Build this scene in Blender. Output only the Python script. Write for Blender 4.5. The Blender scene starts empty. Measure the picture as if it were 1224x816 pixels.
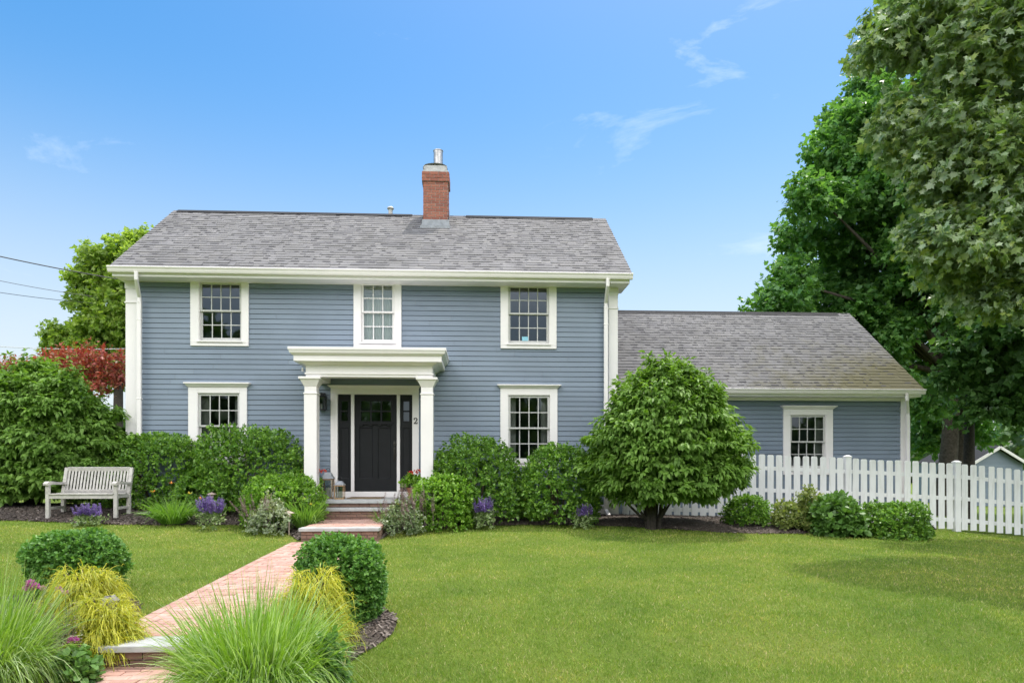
import bpy, math, random
import numpy as np
from mathutils import Vector
random.seed(7)
R = math.radians
SC = bpy.context.scene
COL = SC.collection

# ------------------------------------------------------------------ camera
FPX = 816.0; UH = 612.0; VH = 555.0; TH = R(3.0); CAMZ = 1.5
cam_d = bpy.data.cameras.new('camera'); cam = bpy.data.objects.new('camera', cam_d); COL.objects.link(cam)
cam_d.sensor_width = 36.0; cam_d.lens = 36.0 * FPX / 1224.0
cam_d.shift_y = (VH - 408.0) / 1224.0
cam_d.clip_start = 0.1; cam_d.clip_end = 3000
cam.location = (0, 0, CAMZ); cam.rotation_euler = (R(90), 0, -TH)
SC.camera = cam

# ------------------------------------------------------------------ sky, sun, exposure
SUN_EL = R(69); SUN_AZ = R(41)
wd = bpy.data.worlds.new('World'); SC.world = wd; wd.use_nodes = True
nt = wd.node_tree; nt.nodes.clear()
def wn(t, **k):
    n = nt.nodes.new(t)
    for a, b in k.items(): setattr(n, a, b)
    return n
sky = wn('ShaderNodeTexSky'); sky.sky_type = 'NISHITA'; sky.sun_disc = False
sky.sun_elevation = SUN_EL; sky.sun_rotation = SUN_AZ
sky.air_density = 1.0; sky.dust_density = 1.0; sky.ozone_density = 1.6; sky.altitude = 30
hs = wn('ShaderNodeHueSaturation'); hs.inputs['Saturation'].default_value = 1.48; hs.inputs['Value'].default_value = 0.9
nt.links.new(sky.outputs[0], hs.inputs['Color'])
tc = wn('ShaderNodeTexCoord')
mp = wn('ShaderNodeMapping'); mp.inputs['Scale'].default_value = (2.2, 2.2, 7.5); mp.inputs['Rotation'].default_value = (0.05, 0.12, 0.3); mp.inputs['Location'].default_value = (8.0, 2.3, 5.1)
nt.links.new(tc.outputs['Generated'], mp.inputs['Vector'])
nz = wn('ShaderNodeTexNoise'); nz.inputs['Scale'].default_value = 1.7; nz.inputs['Detail'].default_value = 9; nz.inputs['Roughness'].default_value = 0.62; nz.inputs['Distortion'].default_value = 0.5
nt.links.new(mp.outputs[0], nz.inputs['Vector'])
cr = wn('ShaderNodeValToRGB'); cr.color_ramp.elements[0].position = 0.612; cr.color_ramp.elements[1].position = 0.9
cr.color_ramp.elements[0].color = (0, 0, 0, 1); cr.color_ramp.elements[1].color = (0.62, 0.62, 0.62, 1)
nt.links.new(nz.outputs['Fac'], cr.inputs[0])
mx = wn('ShaderNodeMix'); mx.data_type = 'RGBA'; mx.inputs[7].default_value = (4.4, 4.7, 5.0, 1)
gm = wn('ShaderNodeGamma'); gm.inputs['Gamma'].default_value = 0.82
nt.links.new(hs.outputs[0], gm.inputs['Color'])
sp0 = wn('ShaderNodeSeparateXYZ'); nt.links.new(tc.outputs['Generated'], sp0.inputs[0])
hz = wn('ShaderNodeMapRange'); hz.interpolation_type = 'SMOOTHERSTEP'
for k_, v_ in (('From Min', 0.56), ('From Max', -0.06), ('To Min', 0.0), ('To Max', 0.95)): hz.inputs[k_].default_value = v_
nt.links.new(sp0.outputs['Z'], hz.inputs['Value'])
hm = wn('ShaderNodeMix'); hm.data_type = 'RGBA'; hm.inputs[7].default_value = (2.8, 3.05, 3.2, 1)
nt.links.new(hz.outputs[0], hm.inputs[0]); nt.links.new(gm.outputs[0], hm.inputs[6])
nt.links.new(cr.outputs[0], mx.inputs[0]); nt.links.new(hm.outputs[2], mx.inputs[6])
# unseen bright cloud bank behind the viewer, added to fill-light the facade
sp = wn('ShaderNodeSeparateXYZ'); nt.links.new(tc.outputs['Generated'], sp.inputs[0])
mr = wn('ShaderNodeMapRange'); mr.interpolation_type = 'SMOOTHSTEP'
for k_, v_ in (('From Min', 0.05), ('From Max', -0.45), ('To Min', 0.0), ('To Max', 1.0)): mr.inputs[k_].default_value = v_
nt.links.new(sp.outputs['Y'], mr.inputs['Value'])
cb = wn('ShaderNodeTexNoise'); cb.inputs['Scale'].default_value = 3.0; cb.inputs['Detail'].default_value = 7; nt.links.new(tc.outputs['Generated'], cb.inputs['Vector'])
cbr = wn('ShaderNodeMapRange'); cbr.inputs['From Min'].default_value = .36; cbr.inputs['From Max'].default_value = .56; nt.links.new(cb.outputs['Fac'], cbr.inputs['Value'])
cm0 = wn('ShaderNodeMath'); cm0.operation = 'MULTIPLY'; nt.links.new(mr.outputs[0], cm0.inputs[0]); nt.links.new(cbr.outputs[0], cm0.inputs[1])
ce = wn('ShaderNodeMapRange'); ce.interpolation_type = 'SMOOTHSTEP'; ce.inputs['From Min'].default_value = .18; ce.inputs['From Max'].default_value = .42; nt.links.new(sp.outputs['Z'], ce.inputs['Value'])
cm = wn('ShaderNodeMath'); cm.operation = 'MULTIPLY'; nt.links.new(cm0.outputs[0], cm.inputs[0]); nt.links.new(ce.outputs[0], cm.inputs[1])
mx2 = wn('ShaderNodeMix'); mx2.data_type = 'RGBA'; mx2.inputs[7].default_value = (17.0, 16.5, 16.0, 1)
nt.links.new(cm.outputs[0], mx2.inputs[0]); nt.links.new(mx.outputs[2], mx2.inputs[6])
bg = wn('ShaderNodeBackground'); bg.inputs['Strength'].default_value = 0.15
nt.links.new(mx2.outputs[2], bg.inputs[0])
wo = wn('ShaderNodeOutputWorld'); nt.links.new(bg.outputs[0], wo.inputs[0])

sd = bpy.data.lights.new('sun', 'SUN'); sd.energy = 2.0; sd.angle = R(0.53); sd.color = (1.0, 0.95, 0.86)
sun = bpy.data.objects.new('sun', sd); COL.objects.link(sun)
sv = Vector((math.sin(SUN_AZ) * math.cos(SUN_EL), math.cos(SUN_AZ) * math.cos(SUN_EL), math.sin(SUN_EL)))
sun.rotation_euler = (-sv).to_track_quat('-Z', 'Y').to_euler(); sun.location = (20, 40, 60)

vs = SC.view_settings
vs.view_transform = 'Standard'; vs.look = 'None'; vs.gamma = 1.0; vs.use_curve_mapping = False
vs.exposure = 1.0

# ------------------------------------------------------------------ helpers: image rays to points on real planes
CT, ST = math.cos(TH), math.sin(TH)
def onY(u, v, Y):
    a = (u - UH) / FPX; t = Y / (CT - a * ST)
    return (ST + a * CT) * t, Y, CAMZ + (VH - v) / FPX * t
def X_(u, Y): return onY(u, 0, Y)[0]
def Z_(u, v, Y): return onY(u, v, Y)[2]
def onT(u, v, t):
    a = (u - UH) / FPX
    return Vector((ST * t + a * CT * t, CT * t - a * ST * t, CAMZ + (VH - v) / FPX * t))
PX = [-40, -14, -8, -5, -2.5, 2, 4, 6, 8, 10.4, 12, 16, 40]; PZ = [.9, .7, .55, .42, .3, .3, .28, .22, .13, .02, -.12, -.4, -.8]
def gz(x, y):
    p = np.interp(x, PX, PZ); w = np.interp(y, [4, 5.52, 6.2, 11.5, 14], [0, .08, .42, .77, 1])
    near = -.13 - .03 * np.clip(4 - y, 0, 4)
    return p * w + near * (1 - w)
def onG(u, v):
    t = 10.0
    for _ in range(60):
        p = onT(u, v, t); g = float(gz(p.x, p.y))
        tn = (g - CAMZ) * FPX / (VH - v)
        t = t * .5 + tn * .5
    p = onT(u, v, t); return Vector((p.x, p.y, float(gz(p.x, p.y))))

# ------------------------------------------------------------------ helpers: objects
def tag(o, label=None, cat=None, group=None, kind=None):
    if label: o['label'] = label
    if cat: o['category'] = cat
    if group: o['group'] = group
    if kind: o['kind'] = kind
    return o
def thing(name, label, cat, loc, group=None):
    o = bpy.data.objects.new(name, None); o.empty_display_size = .2; COL.objects.link(o); o.location = loc
    return tag(o, label, cat, group)
def wloc(o):
    v = Vector((0, 0, 0))
    while o is not None: v += o.location; o = o.parent
    return v
def link_mesh(name, me, mat, parent, smooth=False):
    o = bpy.data.objects.new(name, me); COL.objects.link(o)
    if mat: me.materials.append(mat)
    if parent is not None: o.parent = parent
    if smooth:
        for p in me.polygons: p.use_smooth = True
    return o
class MB:
    def __init__(s): s.v = []; s.f = []
    def poly(s, pts):
        b = len(s.v); s.v += [tuple(p) for p in pts]; s.f.append(tuple(range(b, b + len(pts)))); return s
    def box(s, x0, x1, y0, y1, z0, z1):
        b = len(s.v)
        s.v += [(x0,y0,z0),(x1,y0,z0),(x1,y1,z0),(x0,y1,z0),(x0,y0,z1),(x1,y0,z1),(x1,y1,z1),(x0,y1,z1)]
        s.f += [tuple(b+i for i in q) for q in ((0,3,2,1),(4,5,6,7),(0,1,5,4),(1,2,6,5),(2,3,7,6),(3,0,4,7))]; return s
    def frust(s, b0, b1, z0, z1):                       # b = (x0,x1,y0,y1)
        b = len(s.v)
        for (x0,x1,y0,y1), z in ((b0,z0),(b1,z1)): s.v += [(x0,y0,z),(x1,y0,z),(x1,y1,z),(x0,y1,z)]
        s.f += [tuple(b+i for i in q) for q in ((0,3,2,1),(4,5,6,7),(0,1,5,4),(1,2,6,5),(2,3,7,6),(3,0,4,7))]; return s
    def obox(s, p, q, w, d, up=(0,0,1)):                # bar from p to q, width w, depth d
        p = Vector(p); q = Vector(q); a = (q - p).normalized(); up = Vector(up)
        r = a.cross(up)
        if r.length < 1e-4: r = a.cross(Vector((0,1,0)))
        r.normalize(); n = r.cross(a).normalized(); b = len(s.v)
        for c in (p, q):
            for i, j in ((-1,-1),(1,-1),(1,1),(-1,1)): s.v.append(tuple(c + r*(i*w/2) + n*(j*d/2)))
        s.f += [tuple(b+i for i in k) for k in ((0,3,2,1),(4,5,6,7),(0,1,5,4),(1,2,6,5),(2,3,7,6),(3,0,4,7))]; return s
    def tube(s, pts, rad, n=7, cap=True):
        pts = [Vector(p) for p in pts]; b = len(s.v); m = len(pts)
        if not hasattr(rad, '__len__'): rad = [rad] * m
        prev = None
        for i, p in enumerate(pts):
            d = (pts[min(i+1, m-1)] - pts[max(i-1, 0)]).normalized()
            if prev is None:
                e = d.cross(Vector((0,0,1)))
                if e.length < .05: e = d.cross(Vector((1,0,0)))
            else: e = prev - d * prev.dot(d)
            e.normalize(); prev = e; g = d.cross(e)
            for k in range(n):
                a = 2*math.pi*k/n; s.v.append(tuple(p + (e*math.cos(a) + g*math.sin(a)) * rad[i]))
        for i in range(m-1):
            for k in range(n):
                k2 = (k+1) % n; s.f.append((b+i*n+k, b+i*n+k2, b+(i+1)*n+k2, b+(i+1)*n+k))
        if cap:
            s.f.append(tuple(b+k for k in range(n))[::-1]); s.f.append(tuple(b+(m-1)*n+k for k in range(n)))
        return s
    def lathe(s, c, prof, n=16):                        # prof = [(r,z)...]
        b = len(s.v); m = len(prof)
        for r, z in prof:
            for k in range(n):
                a = 2*math.pi*k/n; s.v.append((c[0]+r*math.cos(a), c[1]+r*math.sin(a), c[2]+z))
        for i in range(m-1):
            for k in range(n):
                k2 = (k+1) % n; s.f.append((b+i*n+k, b+i*n+k2, b+(i+1)*n+k2, b+(i+1)*n+k))
        s.f.append(tuple(b+k for k in range(n))[::-1]); s.f.append(tuple(b+(m-1)*n+k for k in range(n)))
        return s
    def build(s, name, mat, parent=None, bevel=0, smooth=False):
        o = wloc(parent) if parent is not None else Vector((0,0,0))
        me = bpy.data.meshes.new(name)
        me.from_pydata([(x-o.x, y-o.y, z-o.z) for x, y, z in s.v], [], s.f); me.update()
        ob = link_mesh(name, me, mat, parent, smooth)
        if bevel:
            m = ob.modifiers.new('bevel', 'BEVEL'); m.width = bevel; m.segments = 2; m.limit_method = 'ANGLE'; m.harden_normals = False
        return ob
def np_mesh(name, V, faces_idx, sizes, mat, parent):
    o = wloc(parent) if parent is not None else Vector((0,0,0))
    V = np.asarray(V, dtype=np.float32) - np.array(o, dtype=np.float32)
    me = bpy.data.meshes.new(name)
    me.vertices.add(len(V)); me.vertices.foreach_set('co', V.ravel())
    me.loops.add(len(faces_idx)); me.loops.foreach_set('vertex_index', np.asarray(faces_idx, dtype=np.int32))
    me.polygons.add(len(sizes)); st = np.concatenate([[0], np.cumsum(sizes)[:-1]]).astype(np.int32)
    me.polygons.foreach_set('loop_start', st)
    me.update(calc_edges=True); me.validate()
    return link_mesh(name, me, mat, parent)
def nrm(a): return a / np.maximum(np.linalg.norm(a, axis=-1, keepdims=True), 1e-6)
SHAPES = {
 'kite': ([(0,0,0),(.27,.42,.07),(0,1,-.06),(-.27,.42,.07)], [(0,1,2),(0,2,3)]),
 'round': ([(0,0,0),(.3,.2,.05),(.33,.6,.06),(0,1,-.03),(-.33,.6,.06),(-.3,.2,.05)], [(0,1,2,3),(0,3,4,5)]),
 'long': ([(0,0,0),(.22,.3,.06),(.2,.62,.02),(0,1,-.2),(-.2,.62,.02),(-.22,.3,.06),(0,.4,-.02)], [(0,1,2,3,6),(0,6,3,4,5)]),
 'petal': ([(0,0,0),(.2,.5,.02),(0,1,.1),(-.2,.5,.02)], [(0,1,2,3)]),
 'maple': ([(0,0,0),(.14,.05,.03),(.44,-.03,.06),(.34,.2,.05),(.62,.5,.02),(.3,.47,.03),(.26,.66,.0),(.1,.62,.01),(0,1,-.1),(-.1,.62,.01),(-.26,.66,0),(-.3,.47,.03),(-.62,.5,.02),(-.34,.2,.05),(-.44,-.03,.06),(-.14,.05,.03)],
           [(0,1,2,3,4,5,6,7,8),(0,8,9,10,11,12,13,14,15)]),
 'broad': ([(0,0,0),(.4,.1,.05),(.5,.45,.02),(.2,.6,.03),(0,1,-.08),(-.2,.6,.03),(-.5,.45,.02),(-.4,.1,.05)], [(0,1,2,3,4),(0,4,5,6,7)]),
}
def leaves(name, P, D, N, S, mat, parent, shape='kite'):
    T, F = SHAPES[shape]; T = np.array(T); k = len(T); n = len(P)
    D = nrm(D); side = nrm(np.cross(D, N)); N = np.cross(side, D)
    S = np.broadcast_to(np.asarray(S), (n,))
    V = P[:,None] + S[:,None,None] * (T[None,:,0:1]*side[:,None] + T[None,:,1:2]*D[:,None] + T[None,:,2:3]*N[:,None])
    base = np.concatenate([np.array(f) for f in F]); fs = [len(f) for f in F]
    idx = (np.arange(n)[:,None]*k + base[None]).ravel()
    return np_mesh(name, V.reshape(-1,3), idx, np.tile(fs, n), mat, parent)
def strips(name, P, D, L, W, droop, nseg, mat, parent, rng, tipw=.08, curl=1.0):
    n = len(P); D = nrm(D)
    L = np.broadcast_to(np.asarray(L, float), (n,)); W = np.broadcast_to(np.asarray(W, float), (n,)); droop = np.broadcast_to(np.asarray(droop, float), (n,))
    sidev = np.cross(D, rng.normal(size=(n,3))*.5 + np.array([0,0,1.])); sidev = nrm(sidev)
    ss = np.linspace(0, 1, nseg+1); V = np.zeros((n, nseg+1, 2, 3))
    for i, s in enumerate(ss):
        c = P + D*(L*s)[:,None]; c[:,2] -= droop*L*s**2.2*curl
        w = W * (1 - (1-tipw)*s**1.6) * (0.55 + .45*min(1, s*4))
        V[:,i,0] = c - sidev*(w/2)[:,None]; V[:,i,1] = c + sidev*(w/2)[:,None]
    q = []
    for i in range(nseg): q += [2*i, 2*i+1, 2*i+3, 2*i+2]
    idx = (np.arange(n)[:,None]*(2*(nseg+1)) + np.array(q)[None]).ravel()
    return np_mesh(name, V.reshape(-1,3), idx, np.full(n*nseg, 4), mat, parent)

# ------------------------------------------------------------------ materials
def newmat(name):
    m = bpy.data.materials.new(name); m.use_nodes = True; t = m.node_tree; t.nodes.clear()
    o = t.nodes.new('ShaderNodeOutputMaterial'); p = t.nodes.new('ShaderNodeBsdfPrincipled'); t.links.new(p.outputs[0], o.inputs[0])
    return m, t, p, o
def N_(t, typ, ins=None, **k):
    n = t.nodes.new(typ)
    for a, b in k.items(): setattr(n, a, b)
    for a, b in (ins or {}).items(): n.inputs[a].default_value = b
    return n
def ramp(t, fac, stops):
    r = t.nodes.new('ShaderNodeValToRGB'); e = r.color_ramp.elements
    while len(e) < len(stops): e.new(.5)
    for x, (p, c) in zip(e, stops): x.position = p; x.color = (*c, 1)
    t.links.new(fac, r.inputs[0]); return r.outputs[0]
def mixc(t, fac, a, b, typ='MIX'):
    m = t.nodes.new('ShaderNodeMix'); m.data_type = 'RGBA'; m.blend_type = typ
    for s, i in ((fac,0),(a,6),(b,7)):
        if hasattr(s, 'is_linked'): t.links.new(s, m.inputs[i])
        elif i == 0: m.inputs[0].default_value = s
        else: m.inputs[i].default_value = (*s, 1)
    return m.outputs[2]
def noise(t, scale, detail=4, vec=None, rough=.55, sc3=None):
    n = t.nodes.new('ShaderNodeTexNoise'); n.inputs['Scale'].default_value = scale; n.inputs['Detail'].default_value = detail; n.inputs['Roughness'].default_value = rough
    if vec is None:
        g = t.nodes.new('ShaderNodeNewGeometry'); vec = g.outputs['Position']
    if sc3:
        m = t.nodes.new('ShaderNodeMapping'); m.inputs['Scale'].default_value = sc3; t.links.new(vec, m.inputs[0]); vec = m.outputs[0]
    t.links.new(vec, n.inputs['Vector']); return n.outputs['Fac']
def bump(t, p, h, strength=.4, dist=.01):
    b = t.nodes.new('ShaderNodeBump'); b.inputs['Strength'].default_value = strength; b.inputs['Distance'].default_value = dist
    t.links.new(h, b.inputs['Height']); t.links.new(b.outputs[0], p.inputs['Normal'])
def paint(name, col, rough=.5, var=.08, nscale=3, bumps=.0, dirt=None):
    m, t, p, o = newmat(name)
    f = noise(t, nscale, 5); lo = tuple(c*(1-var) for c in col); hi = tuple(min(1,c*(1+var)) for c in col)
    c = ramp(t, f, [(.3, lo), (.7, hi)])
    if dirt:
        f2 = noise(t, 9, 6, sc3=(1.5,1.5,.25)); c = mixc(t, ramp(t, f2, [(.5,(0,0,0)),(.78,(.6,.6,.6))]), c, dirt)
    t.links.new(c, p.inputs['Base Color']); p.inputs['Roughness'].default_value = rough
    if bumps: bump(t, p, noise(t, 60, 4), bumps, .004)
    return m
def island(name, cols, rough=.6, nscale=None, namp=.25, bumpv=0, bscale=80, spec=.5, bdist=.004):
    m, t, p, o = newmat(name)
    g = t.nodes.new('ShaderNodeNewGeometry'); n = len(cols)
    c = ramp(t, g.outputs['Random Per Island'], [(i/max(1,n-1), cc) for i, cc in enumerate(cols)])
    if nscale:
        f = noise(t, nscale, 5); c = mixc(t, namp, c, ramp(t, f, [(.3,(.15,.15,.15)),(.7,(1,1,1))]), 'MULTIPLY')
    t.links.new(c, p.inputs['Base Color']); p.inputs['Roughness'].default_value = rough; p.inputs['Specular IOR Level'].default_value = spec
    if bumpv: bump(t, p, noise(t, bscale, 4), bumpv, bdist)
    return m
def leafmat(name, cols, trans=.32, tcol=None, rough=.42, spec=.45, nscale=1.2, boost=1.4):
    cols = [tuple(x*boost for x in c) for c in cols]
    m, t, p, o = newmat(name)
    g = t.nodes.new('ShaderNodeNewGeometry'); n = len(cols)
    c = ramp(t, g.outputs['Random Per Island'], [(i/max(1,n-1), cc) for i, cc in enumerate(cols)])
    f = noise(t, nscale, 3); c = mixc(t, .5, c, ramp(t, f, [(.3,(.55,.6,.5)),(.7,(1.25,1.2,1.1))]), 'MULTIPLY')
    t.links.new(c, p.inputs['Base Color']); p.inputs['Roughness'].default_value = rough; p.inputs['Specular IOR Level'].default_value = spec
    tr = t.nodes.new('ShaderNodeBsdfTranslucent')
    tcc = tcol or (1.5, 1.6, .6)
    t.links.new(mixc(t, 1.0, c, tcc, 'MULTIPLY'), tr.inputs[0])
    mxs = t.nodes.new('ShaderNodeMixShader'); mxs.inputs[0].default_value = trans
    t.links.new(p.outputs[0], mxs.inputs[1]); t.links.new(tr.outputs[0], mxs.inputs[2]); t.links.new(mxs.outputs[0], o.inputs[0])
    return m
M = {}
M['siding'] = island('blue_siding', [(.175,.226,.295),(.20,.252,.322),(.187,.238,.308),(.208,.262,.334)], .55, .9, .2, .12, 30)
M['white'] = paint('white_trim', (.80,.772,.77), .45, .03, 2)
M['fencewhite'] = paint('fence_white', (.82,.83,.84), .5, .04, 3, .1, (.55,.56,.52))
M['door'] = paint('door_black', (.013,.014,.016), .45, .12, 6, .1)
M['door'].node_tree.nodes['Principled BSDF'].inputs['Specular IOR Level'].default_value = .22
M['black'] = paint('black_metal', (.012,.012,.013), .4, .1)
M['bronze'] = paint('dark_bronze', (.03,.024,.02), .35, .1)
M['gutterw'] = paint('gutter_white', (.82,.785,.785), .3, .03)
M['sash'] = paint('sash_grey', (.50,.50,.485), .45, .04)
M['greyboard'] = paint('grey_board', (.36,.37,.37), .6, .1)
M['foundation'] = paint('foundation', (.16,.16,.155), .8, .25, 8, .3)
M['interior'] = paint('interior_plaster', (.24,.25,.26), .8, .05)
M['curtain'] = paint('curtain_cloth', (.62,.63,.6), .8, .05)
M['shade'] = paint('window_shade', (.85,.88,.84), .8, .04)
M['lead'] = paint('lead_flashing', (.26,.28,.31), .45, .2, 9, .2)
M['steel'] = paint('steel_cowl', (.36,.36,.36), .32, .3, 10); M['steel'].node_tree.nodes['Principled BSDF'].inputs['Metallic'].default_value = .7
M['galv'] = paint('galvanised_hood', (.42,.42,.42), .5, .2, 12)
M['pvc'] = paint('vent_pipe', (.5,.5,.48), .5, .08)
M['bluestone'] = paint('bluestone', (.38,.385,.38), .75, .16, 7, .3)
M['benchwood'] = paint('weathered_wood', (.46,.44,.41), .75, .18, 14, .3)
M['oak'] = paint('lantern_wood', (.36,.225,.11), .6, .15, 10)
M['candle'] = paint('candle_wax', (.8,.77,.68), .5, .03)
M['terracotta'] = paint('terracotta', (.3,.13,.08), .7, .15)
M['copper'] = paint('aged_copper', (.42,.33,.28), .45, .2, 12)
M['wire'] = paint('wire_black', (.03,.03,.035), .6, .05)
M['wirepale'] = paint('wire_grey', (.5,.52,.55), .5, .05)
M['rock'] = paint('rock', (.2,.19,.17), .8, .2, 9, .5)
M['mat'] = paint('doormat', (.16,.11,.06), .9, .2, 30, .5)
M['sticker'] = paint('sticker_blue', (.22,.5,.62), .5, .02)
M['brickpath'] = island('path_brick', [(.50,.285,.225),(.56,.345,.275),(.45,.25,.20),(.58,.39,.32),(.52,.30,.24),(.60,.42,.35)], .8, 9, .35, .35, 60)
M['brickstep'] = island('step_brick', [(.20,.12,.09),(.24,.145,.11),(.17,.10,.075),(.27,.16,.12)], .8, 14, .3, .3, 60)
M['brickchim'] = island('chimney_brick', [(.33,.115,.075),(.38,.15,.10),(.28,.095,.065),(.36,.13,.085),(.24,.09,.07)], .8, 12, .3, .3, 60)
M['mortar'] = paint('mortar', (.33,.28,.25), .9, .15, 12, .3)
M['sandjoint'] = paint('joint_sand', (.24,.19,.15), .95, .3, 14, .3)
M['ridge'] = paint('ridge_vent_black', (.018,.018,.02), .9, .1)
# shingles with weathering and moss
def shingle_mat(name, cols, moss):
    m = island(name, cols, .9, 1.3, .35, .5, 140, .3); t = m.node_tree; p = t.nodes['Principled BSDF']
    src = p.inputs['Base Color'].links[0].from_socket
    f = noise(t, 1.1, 7, rough=.68, sc3=(1.6,.5,.5)); src2 = mixc(t, ramp(t, f, [(.5,(0,0,0)),(.78,(.38,.38,.38))]), src, (.13,.122,.11))
    if moss:
        g = t.nodes.new('ShaderNodeNewGeometry'); sx = t.nodes.new('ShaderNodeSeparateXYZ'); t.links.new(g.outputs['Position'], sx.inputs[0])
        mr = N_(t, 'ShaderNodeMapRange'); mr.inputs['From Min'].default_value = moss[0]; mr.inputs['From Max'].default_value = moss[1]; t.links.new(sx.outputs['X'], mr.inputs['Value'])
        mz = N_(t, 'ShaderNodeMapRange'); mz.inputs['From Min'].default_value = moss[3]; mz.inputs['From Max'].default_value = moss[2]; t.links.new(sx.outputs['Z'], mz.inputs['Value'])
        mu = N_(t, 'ShaderNodeMath', operation='MULTIPLY'); t.links.new(mr.outputs[0], mu.inputs[0]); t.links.new(mz.outputs[0], mu.inputs[1])
        f3 = noise(t, 2.2, 7, rough=.7); ad = N_(t, 'ShaderNodeMath', operation='ADD'); t.links.new(mu.outputs[0], ad.inputs[0]); t.links.new(f3, ad.inputs[1])
        src2 = mixc(t, ramp(t, ad.outputs[0], [(.62,(0,0,0)),(1.0,(.85,.85,.85))]), src2, (.125,.115,.05))
    t.links.new(src2, p.inputs['Base Color']); return m
SH = [(.195,.192,.197),(.225,.22,.223),(.18,.177,.184),(.24,.234,.232),(.21,.206,.211),(.232,.227,.226),(.188,.185,.191)]
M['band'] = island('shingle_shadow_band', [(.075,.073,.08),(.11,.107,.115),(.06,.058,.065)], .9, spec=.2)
# glass: real pane, mirror-like front, see-through to the room behind
def glassmat():
    m, t, p, o = newmat('window_glass')
    t.nodes.remove(p)
    gl = N_(t, 'ShaderNodeBsdfGlossy', {'Roughness': .02, 'Color': (.9,.95,1,1)}); tr = N_(t, 'ShaderNodeBsdfTransparent', {'Color': (.8,.83,.82,1)})
    fr = N_(t, 'ShaderNodeFresnel', {'IOR': 1.6}); ad = N_(t, 'ShaderNodeMath', {1: 1.9}, operation='MULTIPLY'); t.links.new(fr.outputs[0], ad.inputs[0])
    nzv = noise(t, 1.4, 2); b = N_(t, 'ShaderNodeBump', {'Strength': .08, 'Distance': .02}); t.links.new(nzv, b.inputs['Height']); t.links.new(b.outputs[0], gl.inputs['Normal'])
    mxs = t.nodes.new('ShaderNodeMixShader'); t.links.new(ad.outputs[0], mxs.inputs[0]); t.links.new(tr.outputs[0], mxs.inputs[1]); t.links.new(gl.outputs[0], mxs.inputs[2])
    t.links.new(mxs.outputs[0], o.inputs[0]); return m
M['glass'] = glassmat()
# ground
def lawnmat():
    m, t, p, o = newmat('lawn')
    f1 = noise(t, .55, 6, rough=.65); f2 = noise(t, 45, 5, rough=.75); f3 = noise(t, 3.2, 5, rough=.6)
    c = ramp(t, f1, [(.3,(.10,.16,.022)),(.5,(.135,.20,.026)),(.7,(.185,.225,.045))])
    c = mixc(t, ramp(t, f3, [(.55,(0,0,0)),(.8,(.5,.5,.5))]), c, (.2,.2,.07))
    c = mixc(t, .55, c, ramp(t, f2, [(.25,(.3,.3,.3)),(.75,(1.4,1.4,1.4))]), 'MULTIPLY')
    t.links.new(c, p.inputs['Base Color']); p.inputs['Roughness'].default_value = .85; p.inputs['Specular IOR Level'].default_value = .15
    bump(t, p, f2, .9, .03); return m
M['lawn'] = lawnmat()
def bladem():
    m, t, p, o = newmat('grass_blades')
    g = t.nodes.new('ShaderNodeNewGeometry')
    c = ramp(t, g.outputs['Random Per Island'], [(0,(.135,.228,.028)),(.4,(.19,.29,.038)),(.75,(.265,.325,.068)),(.92,(.345,.35,.12)),(1,(.46,.41,.24))])
    f1 = noise(t, .55, 6, rough=.65); c = mixc(t, .9, c, ramp(t, f1, [(.3,(.58,.74,.55)),(.5,(1,1,.95)),(.7,(1.4,1.15,1.2))]), 'MULTIPLY')
    f4 = noise(t, 2.6, 5, rough=.65); c = mixc(t, .65, c, ramp(t, f4, [(.3,(.62,.74,.6)),(.52,(1,1,1)),(.72,(1.5,1.25,1.35))]), 'MULTIPLY')
    t.links.new(c, p.inputs['Base Color']); p.inputs['Roughness'].default_value = .5; p.inputs['Specular IOR Level'].default_value = .3
    tr = t.nodes.new('ShaderNodeBsdfTranslucent'); t.links.new(mixc(t, 1., c, (1.4,1.5,.6), 'MULTIPLY'), tr.inputs[0])
    mxs = t.nodes.new('ShaderNodeMixShader'); mxs.inputs[0].default_value = .3
    t.links.new(p.outputs[0], mxs.inputs[1]); t.links.new(tr.outputs[0], mxs.inputs[2]); t.links.new(mxs.outputs[0], o.inputs[0]); return m
M['blade'] = bladem()
def mulchmat():
    m, t, p, o = newmat('mulch')
    f = noise(t, 38, 6, rough=.75); f2 = noise(t, 2.5, 4)
    c = ramp(t, f, [(.3,(.035,.026,.021)),(.55,(.10,.078,.064)),(.75,(.22,.185,.16))])
    c = mixc(t, .4, c, ramp(t, f2, [(.3,(.5,.5,.5)),(.7,(1.3,1.3,1.3))]), 'MULTIPLY')
    t.links.new(c, p.inputs['Base Color']); p.inputs['Roughness'].default_value = .95
    bump(t, p, f, 1., .03); return m
M['mulch'] = mulchmat()
M['chips'] = island('bark_chips', [(.05,.035,.028),(.11,.085,.07),(.2,.165,.14),(.08,.06,.05),(.28,.24,.21)], .9)
M['bark'] = paint('bark', (.045,.037,.03), .95, .4, 18, 1.0)
M['barkmaple'] = paint('maple_bark', (.075,.062,.05), .95, .45, 12, 1.0)
M['stem'] = paint('twig', (.09,.07,.045), .9, .3, 20)
M['greenstem'] = paint('green_stem', (.13,.2,.06), .7, .2, 20)
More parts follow.
